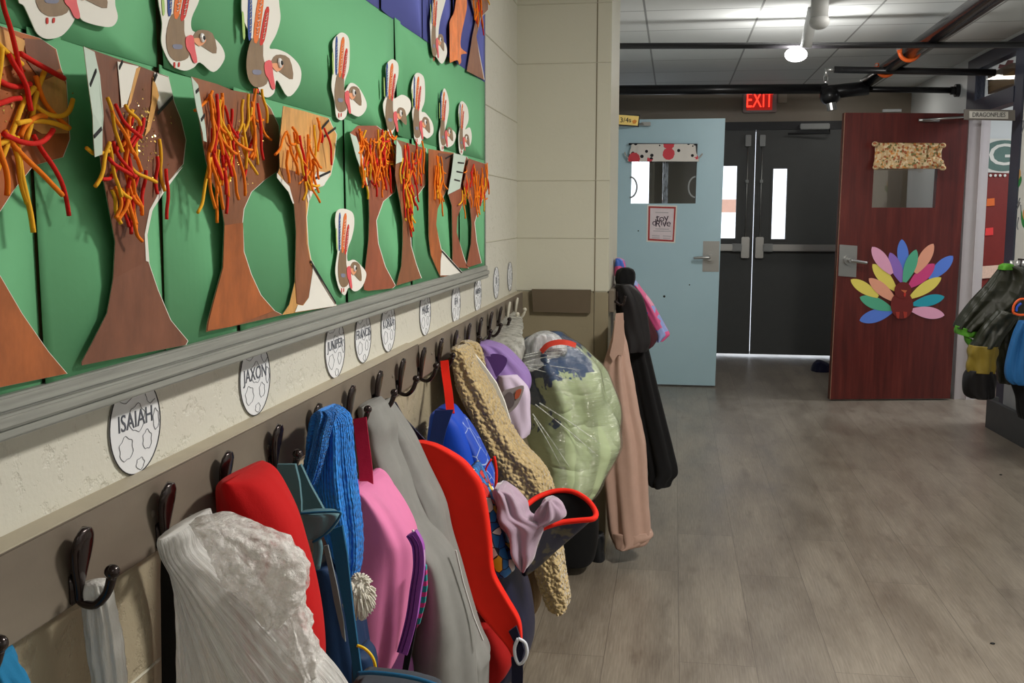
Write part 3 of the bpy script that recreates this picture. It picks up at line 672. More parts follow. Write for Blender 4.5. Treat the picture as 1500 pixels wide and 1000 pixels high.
# black strap + big white bag
bm = B(); ribbon(bm, path([(258, 778, 1.10), (253, 830, 1.11), (253, 900, 1.12), (254, 1000, 1.12), (255, 1120, 1.12)], 1.1), .027, .003)
tag(obj('black_strap', bm, BLACK), 'wide black strap hanging between the wall and the large white bag', 'strap')
t = thing('plastic_carrier_bag', (-.45, 1.04, .6), 'large white plastic bag with crumpled clear top, filling the bottom foreground', 'plastic bag')
def pleats(rows, Y, t, k, amp, fine, seed, nseg=140, sub=9):
    return loft(rows, t, Y, nseg, sub, 2.0, amp, k, seed, fine, 70)
obj('bag_body', pleats([(766, 260, 284), (776, 257, 290), (790, 262, 292), (804, 268, 300), (824, 271, 322), (850, 271, 350), (885, 269, 388), (930, 267, 432), (975, 265, 478), (1010, 264, 505), (1080, 262, 540), (1200, 264, 545)], 1.04, .11, 31, .0016, .0008, 3), BAG, t, True)
bm = loft([(762, 282, 340), (770, 284, 366), (785, 290, 400), (803, 296, 428), (822, 304, 446), (842, 318, 452), (862, 345, 448), (880, 376, 440), (896, 396, 428), (905, 404, 416)], .06, 1.0, 200, 16, 2, .003, 6, 5, 0, 55, lump=.014, ls=24, crk=.0045, cs=26)
obj('crumpled_top', bm, BAG2, t, True)
bm = loft([(806, 396, 440), (830, 402, 450), (870, 408, 444), (900, 420, 446), (930, 430, 454), (965, 446, 462), (985, 456, 466)], .04, 1.03, 160, 14, 2, .003, 6, 9, 0, 60, lump=.008, ls=30, crk=.004, cs=34)
obj('loose_handle', bm, BAG2, t, True)
YSH = -0.15
# red jacket
t = thing('jacket', (-.45, 1.28, .3), 'plain red jacket hung by its hood behind the white bag', 'jacket')
obj('body', loft([(690, 348, 368), (694, 338, 384), (704, 331, 398), (725, 331, 414), (760, 334, 434), (800, 340, 448), (850, 348, 461), (900, 352, 470), (950, 354, 474), (1000, 356, 472), (1120, 356, 466)], .11, 1.29, 72, 8, 2.3, .004, 3, 11), RED, t, True)
YSH = -0.09
# teal lunch bag with long straps
t = thing('lunch_bag', (-.45, 1.45, .3), 'teal and dark blue lunch bag with long straps beside the red jacket', 'bag')
obj('body', loft([(815, 470, 500), (830, 462, 512), (870, 464, 522), (920, 468, 528), (960, 470, 534), (1010, 474, 545), (1120, 474, 560)], .12, 1.53, 40, 6, 3, .003, 4, 3), DBLUE, t, True)
flat('strap', PT('406,680 432,680 438,705 441,735 441,762 436,800 428,780 416,740 405,706'), 1.40, TEAL, t, .006)
flat('strap', PT('434,683 440,680 454,710 475,748 476,760 442,756 440,730'), 1.43, TEAL, t, .006)
bm = loft([(749, 442, 492), (753, 440, 498), (765, 442, 495), (778, 446, 484), (786, 452, 470)], .03, 1.36, 40, 6, 2.6, .002, 4, 7); obj('folded_top', bm, TEAL, t, True)
bm = B(); tube(bm, path([(440, 752), (468, 750), (497, 750), (497, 757), (488, 770), (474, 784), (458, 794)], 1.345), .0016, 6, smooth=4); obj('blue_piping', bm, DTEAL, t, True)
bm = B(); tube(bm, path([(461, 828), (464, 800), (462, 786), (468, 800), (464, 832)], 1.36), .005, 8, smooth=4); obj('zip_pull', bm, TEAL, t, True)
flat('grey_edge', PT('474,800 480,798 494,860 503,910 506,940 501,932 489,880 481,835'), 1.42, fabric('light grey webbing', (128, 136, 140)), t, .003)
flat('strap', PT('484,776 501,770 508,810 513,855 518,900 526,960 530,990 530,1010 520,1010 514,960 505,900 495,850 488,810'), 1.38, DTEAL, t, .005)
t2 = thing('open_pouch', (-.4, 1.3, .3), 'dark blue pouch with thin yellow rim at the foot of the teal straps', 'pouch')
obj('pocket', loft([(948, 526, 534), (956, 520, 546), (970, 518, 550), (985, 518, 551), (1060, 518, 552)], .06, 1.42, 30, 6, 2.3, .001, 4, 3), DBLUE, t2, True)
bm = B(); tube(bm, path([(523, 945), (533, 949), (542, 957), (548, 968), (550, 982), (548, 1000)], 1.375), .0022, 8, smooth=4); obj('yellow_rim', bm, mat('yellow piping', (238, 200, 30), .5), t2, True)
t2 = thing('bag_flap', (-.4, 1.3, .25), 'grey bag flap edged in blue at the very bottom of the photo', 'bag')
obj('flap', loft([(988, 528, 545), (991, 524, 590), (996, 520, 630), (1010, 516, 650), (1080, 516, 650)], .05, 1.33, 36, 6, 2.6, .001, 3, 3), fabric('charcoal mesh', (66, 72, 80)), t2, True)
bm = B(); tube(bm, path([(524, 986), (548, 985), (585, 989), (615, 995), (642, 1004)], 1.3), .0030, 8, smooth=4); obj('blue_edge', bm, DTEAL, t2, True)
YSH = -0.08
# blue knitted hat
n = NT('bright blue knit'); uvv = n.map('UV', scale=(30, 40, 1)); w1 = n.new('TexWave'); w1.bands_direction = 'X'; w1.inputs['Scale'].default_value = .5; w1.inputs['Distortion'].default_value = 1.5; w1.inputs['Detail'].default_value = 1
n.link(uvv, w1.inputs[0]); vo = n.new('TexVoronoi'); vo.inputs['Scale'].default_value = 1; n.link(n.map('UV', scale=(30, 44, 1)), vo.inputs['Vector'])
n.set(Base_Color=n.mix(n.noise(n.map(), 40, 3), lin((14, 112, 226)), lin((48, 160, 252))), Roughness=.9, Sheen_Weight=.1); n.bump(n.mathn('SUBTRACT', n.mathn('MULTIPLY', w1.outputs[0], .5), vo.outputs['Distance']), 1, .006); KNIT = n.m
t = thing('knit_hat', (-.46, 1.5, .5), 'bright blue knitted hat with long tail and white pom-pom', 'hat')
obj('crown', loft([(597, 474, 484), (600, 468, 496), (610, 465, 509), (630, 464, 513), (670, 458, 516), (710, 455, 521), (745, 462, 525), (780, 480, 527), (815, 496, 526), (840, 505, 522), (852, 508, 516)], .07, 1.52, 90, 9, 2.1, .004, 6, 4, .0016, 150), KNIT, t, True)
obj('turned_edge', loft([(598, 470, 482), (606, 463, 492), (630, 458, 484), (660, 452, 478), (690, 447, 470), (712, 449, 460)], .045, 1.475, 60, 8, 2, .004, 8, 8, .0016, 150), KNIT, t, True)
pom = B(); c = onY(526, 864, 1.44); ball(pom, c, .016, (1, 1, 1.25), 14)
for i in range(240):
    d = Vector((RN.gauss(0, 1), RN.gauss(0, 1), RN.gauss(0, 1))).normalized(); e = Vector((d.x*.017, d.y*.017, d.z*.024))
    tube(pom, [c+e*.6, c+e*1.1+Vector((0, 0, -.003)), c+e*1.45+Vector((0, 0, -.010))], .0013, 5)
obj('pom_pom', pom, mat('white wool', (232, 228, 216), .95), t, True)
YSH = -0.06
# pink backpack
t = thing('backpack', (-.42, 1.66, .3), 'pink backpack with purple zip hung by its crimson loop', 'backpack')
bm = B(); ribbon(bm, path([(527, 612, 1.71), (530, 640, 1.70), (535, 680, 1.68), (537, 712, 1.66)], 1.7), .023, .003); obj('hanging_loop', bm, CRIM, t)
flat('purple_side', PT('516,706 524,702 528,745 530,800 520,800'), 1.60, PURP, t, .004)
obj('body', loft([(701, 527, 543), (708, 524, 556), (725, 522, 572), (750, 521, 590), (775, 520, 603), (795, 519, 608), (830, 518, 606), (870, 518, 601), (910, 518, 597), (945, 518, 591), (965, 521, 580), (976, 526, 566)], .15, 1.68, 60, 7, 3.6, .006, 4, 21, lump=.008, ls=7), PINKF, t, True)
bm = B(); ribbon(bm, path([(603, 780), (609, 790), (613, 802), (614, 830), (609, 865), (604, 900), (597, 930), (590, 955)], 1.60), .018, .012, None); obj('zip_band', bm, PURP, t)
for dx in (-5, 1): bm = B(); tube(bm, path([(603+dx, 784), (612+dx, 800), (613+dx, 830), (608+dx, 865), (603+dx, 900), (596+dx, 930), (588+dx, 955)], 1.592), .0011, 6, smooth=4); obj('zip_line', bm, fabric('deep purple zip', (96, 34, 110)), t, True)
bm = B(); tube(bm, path([(604, 776), (616, 792), (621, 812), (620, 835), (614, 872), (607, 908), (592, 945)], 1.60), .0018, 6, smooth=4); obj('white_piping', bm, PAPER, t, True)
n = NT('teal and magenta stripes'); wv = n.new('TexWave'); wv.bands_direction = 'Z'; wv.inputs['Scale'].default_value = 17; n.link(n.map(), wv.inputs[0]); n.set(Base_Color=n.ramp(wv.outputs[0], [(0, (30, 150, 150)), (.62, (214, 60, 130))], 'CONSTANT'), Roughness=.7)
flat('striped_pocket', PT('618,822 624,830 625,860 622,885 614,915 606,925 611,900 617,865'), 1.63, n.m, t, .008)
obj('dark_base', loft([(962, 526, 575), (975, 522, 592), (1000, 520, 600), (1060, 524, 600)], .18, 1.69, 40, 5, 2.6, .002, 4, 3), fabric('dark plum nylon', (70, 26, 66)), t, True)
flat('black_webbing', PT('596,940 606,915 612,905 604,950 596,990 586,1000'), 1.60, BLACK, t, .004)
YSH = -0.06
# grey hoodie
t = thing('hoodie', (-.4, 1.85, .3), 'heather grey hooded sweatshirt hanging with a long sleeve fold', 'hoodie')
obj('body', loft([(588, 536, 551), (592, 528, 560), (602, 524, 565), (622, 533, 575), (650, 541, 577), (692, 550, 594), (730, 562, 608), (760, 585, 622), (790, 604, 640), (815, 622, 658), (855, 622, 672), (900, 614, 685), (940, 604, 692), (1000, 590, 698), (1120, 570, 700)], .12, 1.83, 80, 8, 2.1, .0075, 2.6, 31), GREY, t, True)
obj('sleeve', loft([(590, 551, 567), (600, 556, 574), (640, 574, 601), (690, 596, 624), (740, 617, 648), (785, 634, 657), (830, 648, 671), (880, 660, 686), (930, 672, 703), (960, 684, 717), (985, 690, 714), (1060, 690, 712)], .11, 1.90, 60, 8, 2, .006, 3, 12), GREY, t, True)
flat('seam', PT('666,806 668,806 679,853 694,903 708,938 706,938 692,903 677,853'), 1.825, fabric('pale grey cord', (190, 190, 188)), t, .004)
YSH = -0.05
# navy strap at the joint
t = flat('navy_strap', PT('566,589 579,589 591,611 624,646 640,652 602,652 582,622 576,630'), 1.98, NAVY, None, .006); tag(t, 'navy webbing strap running from the hook down behind the hoodie', 'strap')
YSH = -0.07
# red and navy backpack
t = thing('backpack', (-.36, 2.1, .25), 'navy backpack with a wide bright red shoulder strap and white buckle', 'backpack')
obj('body', loft([(760, 700, 722), (790, 700, 740), (822, 702, 758), (850, 706, 766), (885, 710, 776), (920, 712, 781), (950, 714, 777), (972, 718, 762)], .24, 2.16, 44, 6, 2.8, .003, 4, 3), NAVY, t, True)
n = NT('comic print cloth'); vo = n.new('TexVoronoi'); vo.inputs['Scale'].default_value = 46; n.link(n.map(), vo.inputs['Vector']); v2 = n.new('TexVoronoi'); v2.feature = 'DISTANCE_TO_EDGE'; v2.inputs['Scale'].default_value = 46; n.link(n.map(), v2.inputs['Vector'])
sp = n.new('SeparateColor'); n.link(vo.outputs['Color'], sp.inputs[0])
n.set(Base_Color=n.mix(n.ramp(v2.outputs[0], [(.0, (255, 255, 255)), (.035, (0, 0, 0))], 'CONSTANT'), n.ramp(sp.outputs[0], [(0, (30, 96, 170)), (.42, (200, 40, 34)), (.6, (40, 120, 190)), (.8, (236, 200, 50)), (.9, (236, 236, 236))], 'CONSTANT'), lin((20, 24, 50))), Roughness=.6)
obj('printed_pocket', loft([(684, 688, 698), (700, 694, 708), (730, 700, 724), (760, 706, 736), (790, 710, 744), (812, 714, 754), (826, 718, 758), (832, 724, 752)], .12, 2.08, 36, 6, 2.6, .002, 3, 3), n.m, t, True)
obj('shoulder_strap', loft([(646, 604, 620), (650, 602, 638), (660, 604, 659), (674, 607, 680), (690, 611, 694), (708, 618, 706), (744, 636, 714), (792, 655, 720), (824, 666, 722), (845, 674, 727), (875, 688, 744), (905, 710, 761), (928, 730, 765), (945, 744, 764), (958, 751, 757)], .026, 1.98, 60, 7, 6, .001, 3, 7), BRIGHT, t, True)
obj('red_hem', loft([(905, 690, 730), (940, 700, 745), (965, 706, 752), (985, 709, 742), (996, 711, 722)], .1, 2.06, 36, 6, 2.4, .002, 3, 7), fabric('deep red canvas', (160, 16, 14)), t, True)
flat('webbing_in_buckle', PT('751,942 763,936 768,952 764,968 757,968'), 1.945, NAVY, t, .004)
flat('navy_patch', PT('745,925 756,917 764,940 756,947'), 1.945, NAVY, t, .006)
bm = B(); tube(bm, path([(759, 935), (769, 941), (772, 955), (767, 968), (760, 972), (755, 962), (754, 948), (759, 935)], 1.94), .0034, 8, smooth=4); obj('white_buckle', bm, mat('white buckle plastic', (222, 226, 236), .3), t, True)
bm = B(); ribbon(bm, path([(757, 962), (758, 985), (757, 1020), (756, 1100)], 1.95), .022, .003); obj('webbing', bm, NAVY, t)
YSH = -0.06
# blue box bag with red loop
n = NT('royal blue with white cracks'); v2 = n.new('TexVoronoi'); v2.feature = 'DISTANCE_TO_EDGE'; v2.inputs['Scale'].default_value = 22; n.link(n.map(), v2.inputs['Vector'])
n.set(Base_Color=n.mix(n.ramp(v2.outputs[0], [(0, (255, 255, 255)), (.03, (0, 0, 0))]), n.mix(n.noise(n.map(), 8), lin((14, 58, 170)), lin((20, 84, 206))), lin((176, 192, 220))), Roughness=.55); WEBB = n.m
t = thing('lunch_box', (-.4, 2.3, .5), 'royal blue soft lunch box hanging from a red loop', 'lunch box')
bm = B(); ribbon(bm, path([(651, 528, 2.385), (653, 548, 2.37), (657, 575, 2.33), (660, 606, 2.30)], 2.35), .019, .003); obj('red_loop', bm, BRIGHT, t)
obj('body', loft([(598, 640, 662), (603, 636, 668), (618, 634, 680), (640, 631, 690), (660, 630, 697), (700, 640, 706), (750, 650, 716), (800, 664, 722)], .13, 2.33, 40, 6, 4, .0015, 3, 3), ROYAL, t, True)
flat('dark_gusset', PT('637,601 664,600 654,628 646,662 628,652 632,625'), 2.255, fabric('navy gusset', (28, 50, 112), .5), t, .004)
obj('patterned_side', loft([(612, 664, 678), (630, 676, 692), (655, 684, 706), (690, 696, 722), (720, 706, 727), (750, 714, 726)], .1, 2.34, 30, 6, 3, .001, 3, 3), WEBB, t, True)
bm = B(); tube(bm, path([(724, 668), (727, 690), (726, 715), (722, 745)], 2.29), .0034, 8, smooth=4); obj('red_piping', bm, BRIGHT, t, True)
bm = B(); tube(bm, path([(720, 672), (712, 686), (712, 702), (722, 710)], 2.285), .002, 8, smooth=4); obj('red_cord', bm, BRIGHT, t, True)
YSH = -0.02
# tan fleece coat
n = NT('curly tan fleece'); v = n.new('TexVoronoi'); v.inputs['Scale'].default_value = 95; n.link(n.map(), v.inputs['Vector'])
n.set(Base_Color=n.mix(n.noise(n.map(), 30, 3), lin((172, 146, 96)), lin((214, 190, 140))), Roughness=.95, Sheen_Weight=.5); n.bump(n.mathn('MULTIPLY', v.outputs['Distance'], -1), 1, .010); FLEECE = n.m
t = thing('fleece_coat', (-.36, 2.5, .35), 'tan curly fleece coat with suede back and long sleeve', 'coat')
def fleece(rows, Y, tt, seed): return loft(rows, tt, Y, 220, 26, 2.0, .005, 4, seed, .0030, 150)
obj('collar', fleece([(499, 676, 688), (505, 672, 700), (525, 678, 708), (545, 690, 712), (560, 700, 714)], 2.66, .06, 2), FLEECE, t, True)
obj('sleeve', fleece([(507, 664, 682), (516, 662, 692), (536, 664, 699), (570, 670, 721), (612, 690, 741), (648, 705, 764), (686, 722, 800), (720, 738, 814), (760, 760, 820), (800, 778, 825), (840, 788, 830), (870, 799, 835), (884, 806, 834), (889, 812, 828)], 2.45, .12, 5), FLEECE, t, True)
obj('suede_back', loft([(520, 663, 674), (580, 664, 692), (640, 690, 712), (700, 716, 738), (760, 735, 770), (800, 752, 790), (850, 768, 796), (880, 778, 792), (888, 782, 788)], .16, 2.55, 40, 7, 2.2, .006, 5, 15), SUEDE, t, True)
YSH = -0.05
# open case with red rim
t = thing('zip_case', (-.28, 2.1, .5), 'open navy zip case with red rim and black lining', 'case')
Yc = 2.06; topP = PT('766,748 776,736 792,726 815,719 838,720 856,729 868,741 873,753 868,760 848,762 822,765 800,771 788,775 772,764'); bot = PT('763,828 766,824 774,820 782,816 790,812 796,812 800,814 801,818 798,822 792,828 784,834 776,840 769,844 764,840')
rimP = []
cxp = sum(p[0] for p in topP)/len(topP); cyp = 745
for a, b in topP: rimP.append(onY(a, b, Yc+(762-b)/44*.10))
botP = [onY(a, b, Yc+.03+(828-b)/20*.03) for a, b in bot]
def cone(inset, z0=0):
    bm = B(); rings = []
    for f in (0, .25, .5, .75, 1):
        cen = sum(rimP, Vector())/len(rimP)*(1-f)+sum(botP, Vector())/len(botP)*f
        rings.append([bm.verts.new(cen+((a*(1-f)+b*f)-cen)*inset) for a, b in zip(crv(rimP, 4, True), crv(botP, 4, True))])
    for a, b in zip(rings, rings[1:]):
        N = len(a)
        for k in range(N): bm.faces.new((a[k], a[(k+1) % N], b[(k+1) % N], b[k]))
    bm.faces.new(rings[-1]); return bm
n = NT('navy case shell'); n.set(Base_Color=n.mix(n.ramp(n.noise(n.map(), 34, 2), [(.52, (0, 0, 0)), (.6, (255, 255, 255))]), lin((24, 28, 62)), lin((88, 84, 66))), Roughness=.4)
obj('shell', cone(1.0), n.m, t, True); obj('lining', cone(.965), fabric('black lining', (14, 14, 15), .9), t, True)
bm = B(); q = crv(rimP, 4, True); tube(bm, q+[q[0]], .0058, 8); obj('red_rim', bm, BRIGHT, t, True)

bm = loft([(712, 728, 740), (719, 726, 753), (735, 726, 762), (752, 727, 770), (766, 732, 797), (778, 738, 794), (798, 747, 785), (814, 757, 779), (828, 766, 771)], .09, 2.04, 60, 7, 2, .007, 5, 5, lump=.012, ls=22)
tl = thing('plush_blanket', (-.3, 2.05, .55), 'lavender plush blanket stuffed into the open navy case', 'blanket')
obj('bulk', bm, LAV, tl, True)
obj('knotted_corner', loft([(730, 801, 812), (737, 793, 819), (747, 786, 825), (757, 783, 823), (765, 778, 806), (770, 780, 796)], .05, 2.03, 40, 7, 2, .006, 5, 8, lump=.008, ls=30), LAV, tl, True)
YSH = 0
# purple hood with white tip
t = thing('hooded_top', (-.38, 2.8, .6), 'purple and pale lilac hooded top behind the tan fleece coat', 'hooded top')
obj('hood', loft([(501, 700, 716), (507, 697, 735), (525, 702, 755), (545, 708, 772), (562, 718, 777), (578, 732, 772), (590, 740, 760)], .12, 2.78, 50, 7, 2.1, .008, 5, 5), LILAC, t, True)
obj('lining', loft([(548, 730, 758), (570, 728, 775), (600, 736, 777), (625, 744, 778), (638, 752, 774)], .08, 2.74, 40, 7, 2.2, .004, 4, 9), PALE, t, True)
flat('dark_opening', PT('704,530 722,518 742,524 738,540 722,556 712,552', 0, 0), 2.715, fabric('deep purple', (92, 60, 128)), t, .004, 3)
flat('silver_patch', PT('736,574 752,568 767,565 764,580 756,596 742,606 738,592'), 2.66, mat('silver print', (158, 150, 152), .4), t, .004, 3)
flat('printed_oval', PT('739,580 746,574 753,580 752,594 744,598 739,590'), 2.655, mat('grey print', (110, 100, 104), .5), t, .003, 3)
flat('orange_print', PT('756,572 764,570 760,582 754,584'), 2.655, mat('orange print', (190, 96, 70), .5), t, .003, 2)
flat('white_strip', PT('676,509 688,510 708,534 727,561 739,588 748,618 746,642 738,622 728,592 714,566 696,540'), 2.52, PAPER, t, .01)
# small grey plastic bag on the last hooks
GBAG = film('grey white plastic', (206, 206, 200), .9, .5, 40)
bm = loft([(457, 750, 757, 3.42, .03), (464, 742, 762, 3.36, .06), (472, 731, 764, 3.26, .1), (482, 720, 766, 3.16, .12), (496, 710, 767, 3.06, .13), (512, 706, 768, 3.0, .13), (530, 712, 766, 2.98, .12), (545, 725, 762, 2.98, .08)], .14, 3.0, 80, 9, 2, .003, 6, 6, lump=.008, crk=.003, cs=20)
tag(obj('plastic_bag', bm, GBAG, None, True), 'small empty grey-white plastic bag on the last cream hooks', 'plastic bag')
# big bag with the green blanket
t = thing('bagged_blanket', (-.33, 3.2, .4), 'pale green quilt bulging in a clear plastic bag with red drawstring', 'bag')
n = NT('pale green quilt'); v = n.map(); sx = n.new('SeparateXYZ'); n.link(v, sx.inputs[0])
patch = n.mathn('SUBTRACT', n.mathn('ADD', n.noise(v, 15, 3), n.mathn('MULTIPLY', sx.outputs['Z'], 1.5)), n.mathn('ADD', 1.10, n.mathn('MULTIPLY', sx.outputs['X'], 1.5)))
n.set(Base_Color=n.mix(n.ramp(patch, [(.0, (0, 0, 0)), (.02, (255, 255, 255))]), n.mix(n.noise(v, 5), lin((166, 184, 138)), lin((196, 210, 170))), lin((52, 78, 116))), Roughness=.7)
wv = n.noise(n.map('Object', rot=(0, .6, 0), scale=(1, 1, 1.8)), 6, 2, .45); n.bump(n.mathn('SMOOTH_MIN', n.mathn('ABSOLUTE', n.mathn('SUBTRACT', wv, .5)), .09, .04), .9, .06)
BR = [(494, 776, 826), (506, 768, 848), (522, 764, 862), (546, 764, 881), (578, 772, 895), (612, 775, 905), (642, 777, 907), (668, 785, 901), (694, 798, 890), (714, 813, 874), (726, 830, 860)]
obj('quilt', loft(BR, .34, 3.22, 110, 9, 2.1, .008, 6, 5, lump=.03, ls=8), n.m, t, True)
n = NT('clear film'); gl = n.new('BsdfGlossy'); gl.inputs['Roughness'].default_value = .12; tr = n.new('BsdfTransparent'); lw = n.new('LayerWeight'); lw.inputs[0].default_value = .35
mx = n.new('MixShader'); st = n.noise(n.map('Object', rot=(0, .75, 0), scale=(1, 1, 9)), 7, 4, .6)
bp = n.new('Bump'); bp.inputs['Strength'].default_value = .9; bp.inputs['Distance'].default_value = .02; n.link(st, bp.inputs['Height']); n.link(bp.outputs[0], gl.inputs['Normal']); n.link(bp.outputs[0], lw.inputs['Normal'])
n.link(n.mathn('ADD', n.mathn('MULTIPLY', lw.outputs['Facing'], .4), .06), mx.inputs[0]); n.link(tr.outputs[0], mx.inputs[1]); n.link(gl.outputs[0], mx.inputs[2]); n.link(mx.outputs[0], n.out.inputs[0]); CLEAR = n.m
obj('clear_bag', loft([(y, a-3, b+3) for y, a, b in BR], .365, 3.22, 90, 8, 2.1, .006, 9, 5, .002, 40, lump=.03, ls=8), CLEAR, t, True)
obj('white_bag_top', loft([(487, 786, 806), (492, 776, 818), (502, 766, 826), (516, 760, 830), (530, 758, 815), (540, 760, 790)], .12, 3.1, 60, 7, 2.1, .005, 7, 8, lump=.006), film('white bag plastic', (236, 238, 240), .95, .4, 50), t, True)
bm = B(); ribbon(bm, path([(793, 515, 3.03), (803, 505, 3.02), (818, 501, 3.02), (832, 502, 3.03), (843, 506, 3.06)], 3.03), .016, .003, (0, 0, 1)); obj('red_drawstring', bm, mat('red plastic tape', (226, 74, 56), .4), t)
for i, (a, b) in enumerate((((765, 524), (830, 515)), ((766, 532), (820, 520)), ((770, 534), (850, 542)), ((772, 538), (842, 560)), ((768, 520), (846, 508)), ((784, 592), (876, 668)), ((780, 606), (838, 690)), ((790, 590), (880, 650)), ((782, 612), (820, 680)))):
    m_ = ((a[0]+b[0])/2, (a[1]+b[1])/2-2)
    bm = B(); tube(bm, path([a, m_, b], 3.035), lambda u: .0022*(1-.75*u), 6, smooth=4); obj('plastic_crease', bm, film('stretched plastic', (236, 240, 236), .6, .1), t, True)
# ------------------------------------------------------------------ on the side of the pier
XPF = XP
t = thing('coat_rail', (XP+.01, 4.0, .93), 'dark brown coat rail on the side of the pier above the pink snow pants', 'coat rail')
bm = B(); box(bm, XP, XP+.02, YS+.01, 4.32, .93, 1.01, .002); obj('board', bm, RAIL, t)
bm = B(); box(bm, XP+.02, XP+.03, 3.9, 3.92, .95, 1.0, .002); obj('coat_peg', bm, BRONZE, t)
bm = B(); tube(bm, [(XP+.02, 3.82, .97), (XP+.05, 3.82, .955), (XP+.062, 3.82, .99)], .005, 8, smooth=4); obj('coat_peg', bm, BRONZE, t, True)
t = thing('snow_pants', (-.15, 3.75, .1), 'dusty pink padded snow pants with hanging straps at the pier corner', 'snow pants')
obj('legs', loft([(470, 899, 914), (486, 898, 914), (505, 893, 918), (533, 884, 923), (560, 879, 929), (600, 879, 936), (645, 881, 946), (690, 884, 949), (735, 888, 951), (772, 891, 954), (792, 898, 950), (798, 902, 930)], .12, 3.72, 64, 8, 2.2, .007, 6, 9, .0012, 30), ROSE, t, True)
flat('shoulder_loop', PT('902,459 913,458 915,500 913,520 905,520 898,530 893,520 898,498'), 3.65, ROSE, t, .006)
obj('hem', loft([(776, 891, 955), (786, 896, 955), (799, 901, 926)], .125, 3.72, 40, 6, 2.2, .002, 6, 9), ROSE, t, True)
bm = loft([(430, 904, 926), (470, 914, 938), (510, 918, 950), (560, 926, 962), (620, 936, 977), (660, 944, 987), (690, 949, 993), (702, 948, 985), (709, 950, 982), (711, 952, 980)], .1, 4.0, 48, 7, 2.2, .006, 5, 3)
tag(obj('trousers', bm, BLACK, None, True), 'long black trousers hanging beyond the pink snow pants', 'trousers')
bm = loft([(416, 902, 924), (430, 900, 938), (450, 903, 946), (475, 906, 950), (500, 914, 952), (514, 918, 946)], .12, 3.95, 44, 7, 2.2, .008, 4, 4)
tag(obj('black_jacket', bm, fabric('dark charcoal shell', (34, 32, 34), .6), None, True), 'dark charcoal jacket bunched on the peg above the pink snow pants', 'jacket')
n = NT('pink and blue floral nylon'); vo = n.new('TexVoronoi'); vo.inputs['Scale'].default_value = 26; n.link(n.map(), vo.inputs['Vector']); sp = n.new('SeparateColor'); n.link(vo.outputs['Color'], sp.inputs[0])
n.set(Base_Color=n.ramp(sp.outputs[0], [(0, (226, 96, 152)), (.45, (236, 160, 190)), (.62, (70, 110, 210)), (.85, (150, 170, 226))], 'CONSTANT'), Roughness=.45); FLORAL = n.m
t = thing('puffer_jacket', (-.1, 4.1, .7), 'child-size pink and blue floral puffer jacket on the pier', 'jacket')
obj('sleeve', loft([(400, 908, 922), (412, 916, 932), (424, 923, 941), (440, 930, 954), (458, 938, 965), (476, 946, 975), (488, 952, 981), (494, 956, 976), (499, 960, 970)], .11, 4.12, 44, 7, 2.2, .006, 6, 4), FLORAL, t, True)
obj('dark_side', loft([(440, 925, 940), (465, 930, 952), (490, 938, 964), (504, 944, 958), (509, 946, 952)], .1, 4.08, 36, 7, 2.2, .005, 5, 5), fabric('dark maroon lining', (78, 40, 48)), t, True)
obj('hood', loft([(378, 902, 908), (382, 901, 914), (392, 901, 917), (404, 902, 916)], .1, 4.12, 30, 6, 2.2, .004, 4, 5), FLORAL, t, True)
bm = B(); c = onY(916, 408, 4.0)
t = obj('knit_beanie', loft([(392, 910, 922), (396, 904, 929), (405, 901, 931), (416, 902, 929), (424, 908, 924)], .08, 4.0, 36, 6, 2, .003, 5, 5, .002, 80), fabric('black knit', (16, 16, 18)), None, True); tag(t, 'black knitted cap tucked on top of the pier coats', 'hat')
# things on the floor under the coats
q = onZ(876, 821)
t = obj('rubber_boot', loft([(782, 868, 884), (790, 867, 886), (805, 868, 885), (815, 867, 886), (820, 867, 886)], .09, q.y+.02, 36, 5, 2.4, .001, 3, 3), mat('black rubber', (24, 26, 30), .4), None, True); tag(t, 'black rubber boot shaft on the floor in front of the pink snow pants', 'boot')
t = obj('black_duffel', loft([(735, 820, 870), (760, 800, 876), (790, 795, 876), (812, 798, 872), (819, 802, 868)], .2, 3.62, 44, 6, 3, .004, 3, 3), fabric('black canvas', (12, 12, 14)), None, True); tag(t, 'black canvas bag slumped on the floor below the bagged quilt', 'bag')
YSH = 0.0
# ================================================================== FAR END OF THE HALL
GLASS = NT('window glass'); g_ = GLASS.new('BsdfTransparent'); gg = GLASS.new('BsdfGlossy'); gg.inputs['Roughness'].default_value = .03; mxg = GLASS.new('MixShader'); mxg.inputs[0].default_value = .1
GLASS.link(g_.outputs[0], mxg.inputs[1]); GLASS.link(gg.outputs[0], mxg.inputs[2]); GLASS.link(mxg.outputs[0], GLASS.out.inputs[0]); GLASS = GLASS.m
CHAR = mat('charcoal painted metal', (78, 80, 80), .5, .06); DARKM = mat('dark metal frame', (42, 44, 48), .5, .06)
STEEL = NT('brushed steel').set(Base_Color=lin((176, 176, 174)), Roughness=.32, Metallic=.85).m
GREYM = mat('grey painted metal', (160, 163, 163), .45, .05)
def rectY(bm, x0, x1, z0, z1, y, t): return box(bm, x0, x1, y, y+t, z0, z1)
def px2(x0, y0, x1, y1, Y): a = onY(x0, y0, Y); b = onY(x1, y1, Y); return a.x, b.x, b.z, a.z
YL = YB-.02
XG = .706
